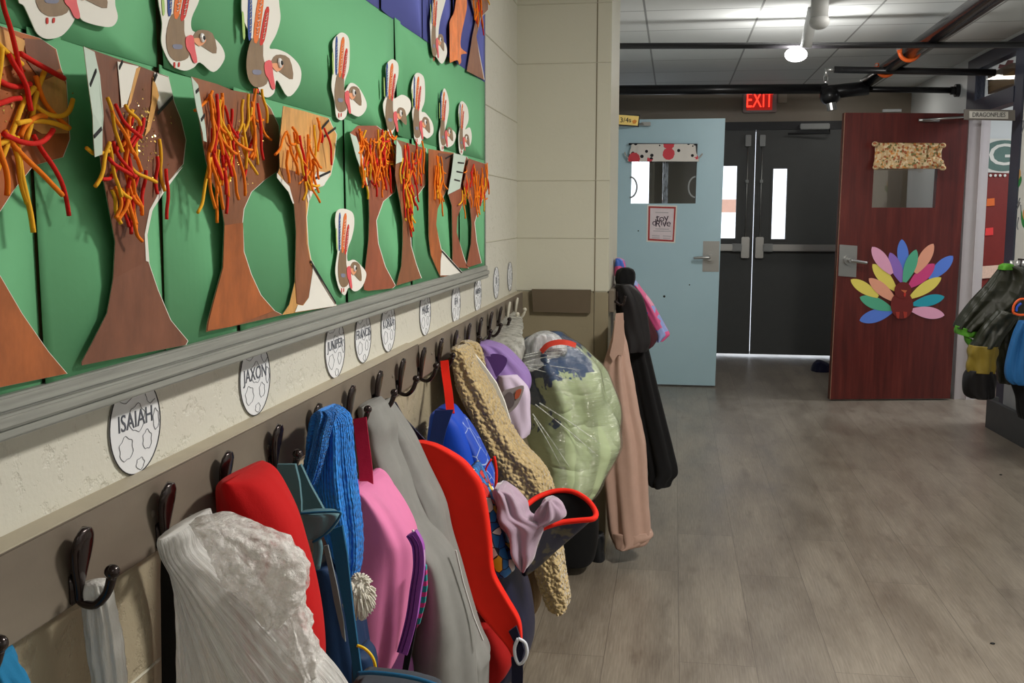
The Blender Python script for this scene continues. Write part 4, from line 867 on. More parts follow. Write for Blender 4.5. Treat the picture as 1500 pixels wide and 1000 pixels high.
def leaf(name, x0, x1, wx0, wx1, wz0, wz1, z0=.022, z1=2.0385, rail_z=.965):
    d = thing(name, ((x0+x1)/2, YL, 0), None, None); d['kind'] = 'structure'
    bm = B()
    rectY(bm, x0, wx0, z0, z1, YL, .045); rectY(bm, wx1, x1, z0, z1, YL, .045); rectY(bm, wx0, wx1, z0, wz0, YL, .045); rectY(bm, wx0, wx1, wz1, z1, YL, .045)
    obj('door_leaf', bm, CHAR, d)
    bm = B(); rectY(bm, wx0-.004, wx1+.004, wz0, wz1, YL+.02, .006); obj('glass_pane', bm, GLASS, d)
    bm = B()
    for a, b, c_, e in ((wx0-.018, wx0, wz0-.018, wz1+.018), (wx1, wx1+.018, wz0-.018, wz1+.018), (wx0, wx1, wz0-.018, wz0), (wx0, wx1, wz1, wz1+.018)): rectY(bm, a, b, c_, e, YL-.006, .008)
    obj('pane_frame', bm, CHAR, d); return d
x0, x1, z0, z1 = px2(1133, 247, 1150, 350, YL)
dr = leaf('door_1', XG+.003, 1.47, x0, x1, z0, z1)
x0, x1, z0, z1 = px2(1054, 243, 1077, 349, YL)
dl = leaf('door_2', -.11, XG-.003, x0-.0, x1, z0, z1)
for d, xr, s in ((dr, 1117, 1), (dl, 1096, -1)):
    a = onY(xr, 206, YL-.03); b = onY(xr-4, 360, YL-.03)
    bm = B(); rod(bm, (a.x, YL-.03, a.z), (a.x, YL-.03, .99), .006, 10); obj('vertical_rod', bm, STEEL, d, True)
    bm = B(); box(bm, a.x-.025, a.x+.025, YL-.05, YL, a.z-.05, a.z+.05, .004); obj('rod_latch', bm, GREYM, d)
    bm = B(); box(bm, a.x-.014, a.x+.014, YL-.045, YL, 1.57, 1.60, .003); obj('rod_guide', bm, GREYM, d)
    bm = B(); box(bm, a.x-.036, a.x+.036, YL-.06, YL, .90, 1.09, .006); obj('latch_case', bm, STEEL, d)
    bm = B(); e = 1.44 if s > 0 else -.09; lo, hi = sorted((a.x+s*.03, e)); box(bm, lo, hi, YL-.075, YL-.015, .965, 1.025, .008); pb = obj('push_bar', bm, STEEL, d)
    bm = B(); box(bm, min(a.x+s*.03, a.x+s*.12), max(a.x+s*.03, a.x+s*.12), YL-.08, YL-.01, .96, 1.03, .006); obj('bar_end', bm, GREYM, pb)
bm = B(); a = onY(1172, 190, YL-.06); b = onY(1215, 198, YL-.06); box(bm, a.x, b.x, YL-.07, YL, 2.035, 2.085, .006); obj('door_closer', bm, GREYM, dr)
bm = B(); tube(bm, [(a.x-.1, YL-.04, 2.0), (b.x, YL-.09, 2.0), (b.x, YL-.03, 2.03)], .008, 8); obj('closer_arm', bm, DARKM, dr)
bm = B(); rectY(bm, XD0-.05, -.115, 0, 2.11, YB-.03, .23); rectY(bm, 1.475, XD1+.05, 0, 2.11, YB-.03, .23); rectY(bm, -.115, 1.475, 2.04, 2.11, YB-.03, .23)
struct('trim_doorframe', bm, DARKM)
bm = B(); rectY(bm, -.52, -.215, .9, 2.05, YB+.08, .006); struct('window_1', bm, GLASS)
bm = B()
for a in ((-.53, -.50, .88, 2.07), (-.235, -.205, .88, 2.07), (-.53, -.205, .87, .9), (-.53, -.205, 2.05, 2.08)): rectY(bm, a[0], a[1], a[2], a[3], YB-.012, .03)
struct('trim_window', bm, DARKM)
a = onY(1040, 292, 12.5); b = onY(1082, 311, 12.5)
bm = B(); box(bm, a.x-.6, b.x, 12.5, 12.8, b.z, a.z); t = obj('brick_ledge', bm, mat('pale pink brick', (206, 160, 140), .8), None); t['kind'] = 'structure'; t.name = 'exterior_wall'  # pale pink brick block outside the door pane
# ---- exit sign
sx0, sx1, sz0, sz1 = px2(1089, 132, 1138, 164, YB-.09)
t = thing('exit_sign', ((sx0+sx1)/2, YB-.05, sz0), 'red lit EXIT sign on the wall above the black double doors', 'exit sign')
bm = B(); box(bm, sx0, sx1, YB-.09, YB, sz0, sz1+.04, .008); obj('housing', bm, mat('grey plastic housing', (168, 150, 148), .5), t)
n = NT('red lit letters'); n.set(Base_Color=lin((200, 20, 10)), Roughness=.5); n.b.inputs['Emission Color'].default_value = (1, .03, .015, 1); n.b.inputs['Emission Strength'].default_value = 2.6; REDL = n.m; REDL.cycles.emission_sampling = 'NONE'
n = NT('dim red panel'); n.set(Base_Color=lin((170, 30, 24)), Roughness=.5); n.b.inputs['Emission Color'].default_value = (1, .03, .02, 1); n.b.inputs['Emission Strength'].default_value = .22; n.m.cycles.emission_sampling = 'NONE'
e0, e1, ez0, ez1 = px2(1094, 136, 1131, 161, YB-.092)
bm = B(); box(bm, e0, e1, YB-.0925, YB-.089, ez0, ez1+.02); rp = obj('red_panel', bm, n.m, t)
lettering('EXIT', .185, ((e0+e1)/2, YB-.0935, (ez0+ez1)/2+.006), (1, 0, 0), (0, 0, 1), REDL, rp, ext=.001, stretch=.62)
c = onY(1146, 142, YB-.02); bm = B(); box(bm, c.x-.04, c.x+.04, YB-.03, YB, c.z-.05, c.z+.05, .004); tag(obj('junction_box', bm, mat('beige box', (176, 166, 150), .6)), 'small beige box on the wall right of the EXIT sign', 'box')
# ---- blue classroom door, swung out across the hall
def quadY(bm, pts, Y, t): return slab(bm, [onY(a, b, Y) for a, b in pts], (0, t, 0))
YG = 7.75
n = NT('pale blue painted door'); n.set(Base_Color=n.mix(n.noise(n.map(), 3), lin((172, 204, 216)), lin((184, 214, 224))), Roughness=.45); SKY = n.m
d = thing('door_3', (-.1, YG, 0), None, None); d['kind'] = 'structure'
tl, tr = onY(1064, 172, YG), onY(1046, 567, YG)
xr = (tl.x+tr.x)/2; xl = xr-.91; zt = 1.985; lean = .012
def door_pts(x, z): return Vector((x+lean*(z-1), 0, z))
wx0, wx1, wz0, wz1 = px2(924, 211, 1018, 298, YG)
def dslab(name, pts, y, th, m, par):
    bm = B(); slab(bm, [Vector((0, y, 0))+door_pts(*p) for p in pts], (0, th, 0)); return obj(name, bm, m, par)
bm = B()
for (a, b, c_, e) in ((xl, wx0, .012, zt), (wx1, xr, .012, zt), (wx0, wx1, .012, wz0), (wx0, wx1, wz1, zt)):
    b2 = B(); slab(b2, [Vector((0, YG, 0))+door_pts(*p) for p in ((a, c_), (b, c_), (b, e), (a, e))], (0, .044, 0)); me = bpy.data.meshes.new('x'); b2.to_mesh(me); b2.free(); bm.from_mesh(me); bpy.data.meshes.remove(me)
obj('door_panel', bm, SKY, d)
bm = B(); box(bm, wx0-.002, wx1+.002, YG+.02, YG+.026, wz0, wz1); obj('glass_pane', bm, GLASS, d)
n = NT('smoky film'); n.set(Base_Color=lin((46, 48, 56)), Roughness=.3)
a0, a1, _, _ = px2(971, 230, 978, 298, YG); bm = B(); box(bm, a0, a1, YG+.012, YG+.018, wz0, wz1); obj('clear_tape', bm, film('dusty tape', (150, 160, 170), .6, .2), d)
for cx_, s in ((wx0+.0, 1), (wx1-.0, -1)):
    bm = B(); tube(bm, [Vector((cx_+s*.05*math.sin(q), YG-.004, wz0+.12+.075*math.cos(q))) for q in [PI*i/14 for i in range(15)]], .007, 6); obj('grey_ring', bm, GREYM, d, True)
def lockset(d, x0, y0, x1, y1, kx, ky, lx, ly, Y, mirror=1):
    a = onY(x0, y0, Y-.003); b = onY(x1, y1, Y-.003); bm = B(); box(bm, a.x, b.x, Y-.004, Y, b.z, a.z, .001); p = obj('lock_plate', bm, STEEL, d)
    k = onY(kx, ky, Y-.02); bm = B(); rod(bm, (k.x, Y-.004, k.z), (k.x, Y-.02, k.z), .042, 24); rod(bm, (k.x, Y-.02, k.z), (k.x, Y-.06, k.z), .024, 20); obj('rose', bm, STEEL, p, False)
    l = onY(lx, ly, Y-.055); bm = B(); tube(bm, [(k.x, Y-.055, k.z), ((k.x+l.x)/2, Y-.057, k.z), (l.x, Y-.05, l.z)], lambda u: .0125-.003*u, 12, smooth=4); obj('lever_handle', bm, STEEL, p, True)
lockset(d, 1030, 353, 1053, 398, 1040, 377, 1016, 378, YG)
for px, py in ((973, 434), (1010, 417), (935, 338)):
    p = onY(px, py, YG); bm = B(); rod(bm, (p.x, YG-.0015, p.z), (p.x, YG+.001, p.z), .009 if px == 973 else .005, 12); obj('screw_hole', bm, BLACKINK, d)
p = onY(945, 182, YG-.03); q = onY(905, 184, YG-.15)
bm = B(); rod(bm, p, q, .009, 10); box(bm, p.x-.03, p.x+.04, YG-.045, YG, p.z-.012, p.z+.016, .003); obj('closer_arm', bm, STEEL, d)
# poster on the blue door
def flatY(nm, quad, Y, m, par, off): return dflat(nm, quad, Y-off, m, par)
def dflat(nm, quad, Y, m, par, th=.0008):
    bm = B(); slab(bm, [onY(a, b, Y) for a, b in quad], (0, th, 0)); return obj(nm, bm, m, par)
t = thing('toy_drive_poster', onY(969, 354, YG-.003), 'white poster with red border and toy drive lettering on the blue door', 'poster')
dflat('paper', PT('948,300 992,301 989,356 947,354'), YG-.002, PAPER, t)
dflat('red_border', PT('950,302 990,303 987,354 949,352'), YG-.003, mat('brick red border', (178, 58, 56), .6), t)
sh = dflat('sheet', PT('952.5,304.5 987.5,305.5 985,351.5 951.5,349.5'), YG-.004, mat('pale pink sheet', (230, 216, 220), .6), t)
PL = mat('dark plum print', (66, 46, 62), .7)
for s_, x, y, z, rr_ in (('t', 963.5, 319.5, .085, .14), ('o', 969.5, 320, .075, -.1), ('y', 976, 319, .085, .1), ('d', 958.5, 326, .07, 0), ('R', 964, 328, .07, -.14), ('i', 969, 326, .07, .1), ('v', 973.5, 327.5, .075, 0), ('e', 979.5, 327, .075, -.12)):
    lettering(s_, z, onY(x, y, YG-.0045), (math.cos(rr_), 0, math.sin(rr_)), (-math.sin(rr_), 0, math.cos(rr_)), PL, sh, 'lettering', .0004)
for x0, y0, x1, y1 in ((960, 311, 979, 311.4), (960, 335, 980, 335.5), (957, 338, 983, 338.6), (955, 345, 966, 345.4), (955, 348, 966, 348.4), (971, 345.3, 983, 346.2), (971, 348.6, 982, 349)):
    a = onY(x0, y0, YG-.0046); b = onY(x1, y1, YG-.0046); bm = B(); tube(bm, [a, b], .0014, 4); obj('small_print', bm, INK, sh)
# valance over the blue door's window
FLOW = NT('white cotton with red flowers and black dots'); v = FLOW.map('Object', scale=(1, 0, 1)); vo = FLOW.new('TexVoronoi'); vo.inputs['Scale'].default_value = 8.5; vo.inputs['Randomness'].default_value = .55; FLOW.link(v, vo.inputs['Vector'])
v2 = FLOW.new('TexVoronoi'); v2.inputs['Scale'].default_value = 19; FLOW.link(v, v2.inputs['Vector'])
c = FLOW.mix(FLOW.ramp(v2.outputs['Distance'], [(.0, (255, 255, 255)), (.26, (0, 0, 0))], 'CONSTANT'), lin((226, 220, 212)), lin((24, 22, 26)))
c = FLOW.mix(FLOW.ramp(FLOW.mathn('ADD', vo.outputs['Distance'], FLOW.mathn('MULTIPLY', FLOW.noise(v, 60, 1), .12)), [(0, (255, 255, 255)), (.43, (0, 0, 0))], 'CONSTANT'), c, lin((216, 74, 84))); FLOW.set(Base_Color=c, Roughness=.85); FLOW = FLOW.m
t = thing('valance', onY(972, 236, YG-.03), 'red flowered white valance with black dots on the blue door window', 'curtain')
bm = loft([(211, 924, 1019), (216, 924, 1019), (224, 922, 1020), (231, 920, 1023), (236.5, 919, 1024)], .035, YG-.028, 60, 5, 3.2, .004, 9, 3); obj('cloth', bm, FLOW, t, True)
bm = B(); rod(bm, onY(921, 211, YG-.03), onY(1021, 212, YG-.03), .008, 10); obj('curtain_rod', bm, DARKM, t, True)
for s_ in (PT('921,232 917,228 915,223'), PT('1022,232 1026,229 1029,225')):
    bm = B(); tube(bm, [onY(a, b, YG-.03) for a, b in s_], .006, 6, smooth=3); obj('tie_end', bm, mat('grey cloth', (180, 176, 170), .9), t, True)
# yellow sign bracketed to the wall
YY = 6.9
t = thing('room_sign', onY(918, 183, YY), 'yellow number sign sticking out from the wall above the blue door', 'sign')
dflat('panel', PT('893,167 936,170 934,184 893,181'), YY, mat('yellow sign paper', (234, 204, 120), .6), t, .012)
dflat('backing', PT('890,165.5 937.5,168.5 935.5,186 890,183'), YY+.004, DARKM, t, .012)
for s_, x in (('3', 910.5), ('/', 914.5), ('4', 918.5), ('s', 923)): lettering(s_, .045, onY(x, 176, YY-.001), (1, 0, -.04), (0, 0, 1), BLACKINK, t, 'lettering', .0006)
dflat('orange_blot', PT('926,177 930,175 933,177 931,181 927,181'), YY-.0012, mat('orange ink', (206, 130, 50), .6), t)
# ---- red-brown classroom door
n = NT('mahogany veneer'); v = n.map('Object', scale=(9, 9, .7)); f = n.noise(v, 3, 6, .6)
n.set(Base_Color=n.ramp(f, [(.3, (70, 24, 21)), (.55, (94, 34, 29)), (.75, (110, 46, 38))]), Roughness=.36); MAHO = n.m
YR0, YR1 = 7.30, 7.47
d = thing('door_4', (1.5, 7.38, 0), None, None); d['kind'] = 'structure'
ql = Vector(((onY(1240, 163, YR0).x+onY(1213, 587, YR0).x)/2, YR0, 0)); qr = Vector(((onY(1420, 170, YR1).x+onY(1391, 586, YR1).x)/2, YR1, 0))
U = (qr-ql); DW = U.length; U.normalize(); NRM = Vector((U.y, -U.x, 0))
DO = ql
def on_door(px, py, off=0.0):
    """pixel -> point on the red door's face"""
    r_ = ray(px, py); k = ((DO+NRM*off)-EYE).dot(NRM)/r_.dot(NRM); return EYE+r_*k
def dpt(u, z, off=0): return DO+U*(u+lean*(z-1))+NRM*off+Vector((0, 0, z))
def du(px, py): p = on_door(px, py); return (p-DO).dot(U)-lean*(p.z-1), p.z
u0, zt_ = du(1283, 211); u1, _ = du(1378, 215); _, zb_ = du(1330, 304); u0 = du(1277, 303)[0]; u1 = du(1370, 304)[0]
ZT = 1.972
bm = B()
for a, b, c_, e in ((0, u0, .012, ZT), (u1, DW, .012, ZT), (u0, u1, .012, zb_), (u0, u1, zt_, ZT)):
    b2 = B(); slab(b2, [dpt(*p) for p in ((a, c_), (b, c_), (b, e), (a, e))], -NRM*.044); me = bpy.data.meshes.new('x'); b2.to_mesh(me); b2.free(); bm.from_mesh(me); bpy.data.meshes.remove(me)
obj('door_panel', bm, MAHO, d)
bm = B(); slab(bm, [dpt(*p, -.02) for p in ((u0, zb_), (u1, zb_), (u1, zt_), (u0, zt_))], -NRM*.006); obj('glass_pane', bm, GLASS, d)
bm = B()
slab(bm, [dpt(*p, .001) for p in ((0, .012), (.004, .012), (.004, ZT), (0, ZT))], -NRM*.04); obj('worn_edge', bm, mat('bare worn wood edge', (150, 110, 90), .7, .3, 60), d)
def onslab(nm, poly, off, m, par, th=.0008):
    bm = B(); slab(bm, [on_door(a, b, off) for a, b in poly], -NRM*th); return obj(nm, bm, m, par)
lk = onslab('lock_plate', PT('1230,358 1256,360 1254,406 1228,404'), .004, STEEL, d, .004)
k = on_door(1244, 381, .02); bm = B(); rod(bm, k-NRM*.018, k+NRM*.004, .034, 24); rod(bm, k, k+NRM*.04, .016, 18); obj('rose', bm, STEEL, lk)
l = on_door(1270, 385, .055); bm = B(); tube(bm, [k+NRM*.037, (k+l)/2+NRM*.02, l], lambda u: .0125-.003*u, 12, smooth=4); obj('lever_handle', bm, STEEL, lk, True)
bm = B(); a = on_door(1350, 176, .03); b = on_door(1413, 171, .16); rod(bm, a, b, .008, 10); rod(bm, a+U*.12, a-U*.02, .011, 10); obj('closer_arm', bm, STEEL, d, True)
c_ = on_door(1307, 162, -.01); bm = B(); box(bm, c_.x-.06, c_.x+.06, c_.y, c_.y+.03, c_.z-.008, c_.z+.01); obj('top_bracket', bm, GREYM, d)
# paper turkey on the red door
t = thing('paper_turkey', on_door(1322, 470, .004), 'rainbow-feathered paper turkey on the red-brown door', 'artwork')
fc = {'b': (92, 132, 226), 'g': (88, 178, 142), 'y': (240, 222, 104), 'p': (242, 168, 138), 'k': (240, 172, 202), 'v': (150, 112, 198), 'm': (216, 70, 132), 't': (40, 162, 182)}
D2 = lambda s: PT(s, 1200, 320, 2.778)
for ci, (col, s_, w) in enumerate((('b', '164,415 298,375', 52), ('g', '165,320 295,370', 50), ('y', '128,248 240,318', 46), ('k', '215,115 296,225', 52), ('p', '202,243 310,335', 48), ('y', '217,185 312,292', 50), ('b', '336,84 346,215', 46), ('v', '288,138 340,262', 46), ('p', '465,102 392,222', 48), ('g', '395,126 346,260', 48), ('b', '545,152 448,246', 50), ('m', '470,184 366,278', 52), ('y', '497,240 370,322', 46), ('t', '510,318 380,350', 44), ('k', '510,393 376,372', 48))):
    (ax, ay), (bx_, by) = D2(s_); w /= 2.778
    L_ = math.hypot(bx_-ax, by-ay); tx, ty = (bx_-ax)/L_, (by-ay)/L_
    poly = []
    for k_ in range(21):
        u = k_/20; h = w/2*math.sin(PI*min(1, u**.8*.93+.0))**.85; poly.append((ax+tx*L_*u-ty*h, ay+ty*L_*u+tx*h))
    for k_ in range(20, 0, -1):
        u = k_/20; h = w/2*math.sin(PI*min(1, u**.8*.93))**.85; poly.append((ax+tx*L_*u+ty*h, ay+ty*L_*u-tx*h))
    onslab('feather', poly, .0015+.0009*(ci % 5), mat('paper '+str(fc[col]), fc[col], .7, .06, 8), t, .0006)
BRN = mat('brown red paper', (112, 34, 30), .6)
onslab('body', [(1200+(337+46*math.cos(a))/2.778, 320+(352+56*math.sin(a))/2.778) for a in [2*PI*i/32 for i in range(32)]], .008, BRN, t)
onslab('head', [(1200+(341+35*math.cos(a))/2.778, 320+(292+34*math.sin(a))/2.778) for a in [2*PI*i/28 for i in range(28)]], .0092, BRN, t)
onslab('beak', D2('332,290 358,292 350,304'), .0105, mat('orange paper', (206, 110, 70), .6), t)
onslab('wattle', D2('345,300 354,304 350,320 344,314'), .011, FEA[3], t)
for s_ in ('312,380 328,380 324,408 316,404', '342,378 358,380 356,402 346,406'): onslab('foot', D2(s_), .0095, mat('orange red paper', (170, 54, 40), .6), t)
# valance on the red door
n = NT('autumn print cotton'); vo = n.new('TexVoronoi'); vo.inputs['Scale'].default_value = 70; n.link(n.map(), vo.inputs['Vector']); sp = n.new('SeparateColor'); n.link(vo.outputs['Color'], sp.inputs[0])
n.set(Base_Color=n.ramp(sp.outputs[0], [(0, (206, 176, 132)), (.35, (226, 204, 166)), (.62, (168, 96, 60)), (.76, (120, 116, 70)), (.88, (214, 150, 84))], 'CONSTANT'), Roughness=.9); AUT = n.m
t = thing('valance', on_door(1331, 245, .03), 'gathered autumn print valance on the red-brown door window', 'curtain')
Yv = 7.33
obj('cloth', loft([(209, 1284, 1292), (210, 1284, 1378), (214, 1283, 1381), (222, 1283, 1379), (232, 1282, 1379), (240, 1281, 1380), (246, 1282, 1381)], .04, Yv-.02, 90, 5, 3, .010, 13, 6), AUT, t, True)
obj('ruffle', loft([(233, 1283, 1379), (238, 1281, 1382), (243, 1282, 1383), (247, 1290, 1381)], .06, Yv-.035, 90, 5, 3, .012, 17, 4), AUT, t, True)
for a, b in ((1282, 211), (1381, 213), (1283, 245), (1381, 246)):
    bm = B(); ball(bm, onY(a, b, Yv-.05), .022, (1, .7, .8), 10); obj('gather', bm, AUT, t, True)
# ---- doorway frame, transom, dragonfly sign
FRAME = mat('navy grey frame paint', (58, 62, 76), .5, .05); JAMB = mat('pale grey jamb paint', (206, 200, 202), .45, .04)
bm = B()
box(bm, XR-.015, XR+.05, YD0-.16, YD0, 0, 2.35); box(bm, XR-.015, XR+.05, YD1, YD1+.2, 1.97, 2.35); box(bm, XR-.0151, XR+.0501, YD0-.16, YD1+.2, 2.267, 2.35); box(bm, XR-.02, XR+.055, YD0-.01, YD1+.01, 1.965, 2.06)
struct('trim_doorway', bm, FRAME)
bm = B(); box(bm, XR-.045, XR+.095, YD1-.02, YD1+.05, 0, 1.965); box(bm, XR+.03, XR+.05, YD1-.035, YD1-.015, 0, 1.965); struct('trim_jamb', bm, JAMB)
bm = B(); box(bm, XR+.05, XR+.095, YD0-.03, YD0-.001, 0, 2.3); struct('trim_jamb_near', bm, JAMB)
bm = B(); box(bm, XR+.02, XR+.026, YD0, YD1, 2.06, 2.267); struct('window_2', bm, GLASS)
t = thing('brown_box', (XR+.06, 7.0, 2.06), 'brown wooden sign standing in the glazed panel above the doorway', 'sign')
bm = B(); slab(bm, [onX(a, b, XR+.05) for a, b in PT('1447,112 1450,108 1482,92 1487,95 1486,125 1447,138')], (.02, 0, 0)); obj('board', bm, mat('brown wood', (92, 68, 44), .6), t)
bm = B(); slab(bm, [onX(a, b, XR+.049) for a, b in PT('1449,120 1485,103 1485,122 1449,135')], (.002, 0, 0)); obj('carved_band', bm, mat('weathered gold', (134, 104, 60), .6), t)
bm = B(); slab(bm, [onX(a, b, XR+.06) for a, b in PT('1462,100 1464,94 1472,95 1476,88 1484,88 1482,96 1470,101')], (.004, 0, 0)); tag(obj('paper_leaf', bm, mat('dull red leaf', (150, 70, 74), .7)), 'dull red paper leaf inside the glazed panel above the doorway', 'decoration')
YT = 6.52
t = thing('room_sign', onY(1452, 175, YT), 'grey framed DRAGONFLIES sign sticking out above the doorway', 'sign')
dflat('frame', PT('1413,160 1487,161 1487,176.5 1413,175'), YT, mat('grey brown frame', (110, 104, 98), .6), t, .02)
dflat('panel', PT('1420,162.5 1477,163.5 1477,174 1420,173'), YT-.002, mat('pale sign panel', (196, 192, 184), .6), t, .003)
lettering('DRAGONFLIES', .0385, onY(1448.5, 168.3, YT-.003), (1, 0, -.015), (0, 0, 1), mat('grey letters', (84, 84, 84), .6), t, 'lettering', .0008, stretch=.74)
# ---- side room seen through the doorway
YW = 8.98
def room_flat(nm, poly, m, label, cat, off=.005, th=.004):
    bm = B(); slab(bm, [onY(a, b, YW-off) for a, b in poly], (0, th, 0)); return tag(obj(nm, bm, m), label, cat)
t = thing('letter_poster', onY(1460, 247, YW-.01), 'white poster with a big grey-green letter G in the side room', 'poster')
dflat('sheet', PT('1440,203 1490,203 1490,254 1440,252'), YW-.008, PAPER, t)
c_ = onY(1470, 228, YW-.010); bm = B(); slab(bm, [c_+Vector((.185*math.cos(a)*1.0, 0, .125*math.sin(a))) for a in [2*PI*i/40 for i in range(40)]], (0, .001, 0)); ov = obj('oval', bm, mat('grey green ink', (96, 124, 116), .6), t)
lettering('G', .25, c_+Vector((-.012, -.002, 0)), (1, 0, 0), (0, 0, 1), PAPER, ov, 'lettering', .001, stretch=1.25)
bm = B(); a = onY(1440, 254, YW); b = onY(1490, 256, YW); box(bm, a.x, a.x+.9, YW-.05, YW, 0, a.z); t = tag(obj('tall_cabinet', bm, mat('red brown cabinet', (122, 34, 28), .5)), 'red-brown wooden cabinet front in the side room', 'cabinet')
for i in range(5): p = onY(1444+7*i, 257, YW-.06); bm = B(); ball(bm, p, .012, (1, .5, 1), 8); tag(obj('round_light', bm, PAPER, None, True), 'tiny white ball on the string along the cabinet top', 'string light', 'white balls on the cabinet top')
for s_, m_, l_ in (('1446,291 1457,290 1457,301 1445,302', (226, 110, 50), 'upper orange'), ('1444,334 1455,333 1455,344 1443,345', (230, 60, 60), 'lower red')):
    room_flat('paper_notice', PT(s_), mat('notice '+l_, m_, .7), l_+' paper notice stuck on the side room cabinet', 'notice', .06, .004)
room_flat('paper_banner', PT('1436,390 1464,388 1464,406 1436,408'), mat('cream and red print', (226, 190, 170), .7, .3, 60), 'cream and red printed strip low on the side room cabinet', 'banner', .07, .004)
# ================================================================== PIPES AND LAMPS
PIPE = mat('black iron pipe', (26, 25, 27), .32, .1)
def pipe(label, a, b, r, flange=None, m=PIPE):
    t = thing('ceiling_pipe', (Vector(a)+Vector(b))/2, label, 'pipe')
    bm = B(); rod(bm, a, b, r, 18); obj('tube', bm, m, t, True)
    if flange:
        bm = B(); p = Vector(flange); rod(bm, p-Vector((.03, 0, 0)), p, r*2.1, 20); rod(bm, p-Vector((.06, 0, 0)), p-Vector((.03, 0, 0)), r*1.35, 20); obj('flange', bm, m, t)
    return t
a = onY(905, 67.5, 6.0); b = onY(1500, 66.5, 6.0)
pipe('thin black pipe running right across the hall ceiling in front', (XW, 6.0, a.z+.005), (XR, 6.0, b.z), .017)
a = onY(1212, 130, 8.0); b = onY(1370, 133, 8.0)
pipe('thick black pipe across the hall above the EXIT sign', (XW, 8.0, onY(1000, 130, 8).z), (a.x, 8.0, a.z), .036)
t = pipe('short black pipe ending in a round flange behind the red-brown door top', (a.x, 8.0, a.z), (XR, 8.0, b.z), .022, (XR, 8.0, b.z))
a = onY(1222, 102, 7.15); b = onY(1417, 107, 7.15)
pipe('short black branch pipe with the sprinkler on its left end', (a.x, 7.15, a.z), (XR, 7.15, b.z), .022)
c_ = onY(1211, 108, 7.12)
t = thing('sprinkler_head', c_, 'silver sprinkler head hanging at the end of the branch pipe', 'sprinkler')
bm = B(); rod(bm, (a.x+.01, 7.15, a.z), (c_.x, 7.15, a.z), .012, 12); rod(bm, (c_.x, 7.15, a.z+.01), (c_.x, 7.15, c_.z-.015), .014, 12); obj('elbow', bm, STEEL, t, True)
bm = B(); tube(bm, [(c_.x-.014, 7.15, c_.z-.01), (c_.x-.012, 7.15, c_.z-.04), (c_.x, 7.15, c_.z-.05), (c_.x+.012, 7.15, c_.z-.04), (c_.x+.014, 7.15, c_.z-.01)], .004, 6); rod(bm, (c_.x, 7.15, c_.z-.05), (c_.x, 7.15, c_.z-.054), .018, 14); obj('deflector', bm, STEEL, t)
xm = onZ(1440, 0, 2.26).x
a1 = onZ(1240, 126, 2.245)
n = NT('glossy black enamel pipe'); n.set(Base_Color=lin((20, 19, 21)), Roughness=.17); GP = n.m
t = pipe('big glossy black pipe running along the hall under the ceiling', (xm, .5, 2.27), (xm, 8.0, 2.25), .043, m=GP)
t = pipe('second dark pipe hugging the right side of the big glossy pipe', (xm+.068, .5, 2.28), (xm+.068, 7.6, 2.26), .024)
ORG = mat('orange painted clamp', (214, 92, 30), .45)
for Yc_, l_ in ((6.55, 'nearer'), (7.25, 'farther')):
    t = thing('pipe_clamp', (xm, Yc_, 2.2), l_+' orange clamp round the big black pipe', 'pipe clamp')
    bm = B(); tube(bm, [(xm-.006+.055*math.cos(q), Yc_, 2.257+.055*math.sin(q)) for q in [-PI*1.08+PI*1.25*i/18 for i in range(19)]], .013, 8); obj('clamp_ring', bm, ORG, t, True)
    bm = B(); box(bm, xm-.075, xm-.05, Yc_-.016, Yc_+.016, 2.245, 2.285, .004); obj('clamp_lug', bm, ORG, t); bm = B(); rod(bm, (xm-.07, Yc_-.035, 2.27), (xm-.07, Yc_+.035, 2.27), .008, 10); obj('bolt', bm, STEEL, t)
c_ = onY(1216, 140, 7.9)
t = thing('pipe_valve', c_, 'dark valve joint where the long pipe meets the cross pipe', 'valve')
bm = B(); ball(bm, c_, .075, (1, 1, .95), 18); rod(bm, c_+Vector((-.06, 0, .02)), c_+Vector((xm-c_.x, 0, .05)), .05, 16); obj('casting', bm, PIPE, t, True)
bm = B(); rod(bm, c_+Vector((0, -.06, -.06)), c_+Vector((.01, -.06, -.11)), .035, 14); obj('outlet', bm, STEEL, t)
# ceiling lamps
n = NT('lit bulb'); n.set(Base_Color=(1, 1, 1, 1), Roughness=.4); n.b.inputs['Emission Color'].default_value = (1, .99, .96, 1); n.b.inputs['Emission Strength'].default_value = 14; LIT = n.m; LIT.cycles.emission_sampling = 'NONE'
WPL = mat('white plastic lampholder', (196, 198, 198), .5)
p = onY(1166, 80, 5.9); t = thing('ceiling_lamp', (p.x, 5.9, 2.38), 'glowing white bulb lamp below the ceiling, left one of two', 'lamp')
bm = B(); ball(bm, p, .048, (1.25, 1, .8), 24); obj('bulb', bm, LIT, t, True)
bm = B(); rod(bm, p+Vector((.045, -.05, .03)), (p.x+.07, 5.8, 2.38), .03, 18); obj('lampholder', bm, WPL, t, True)
a = onY(1201, 12, 5.35); t = thing('ceiling_lamp', (a.x, 5.35, 2.38), 'unlit grey cylindrical lamp on the ceiling, right one of two', 'lamp')
bm = B(); rod(bm, (a.x, 5.35, 2.38), (a.x, 5.35, onY(1201, 32, 5.35).z), .042, 22); ball(bm, (a.x, 5.35, onY(1201, 32, 5.35).z), .05, (1, 1, .75), 20); obj('housing', bm, WPL, t, True)
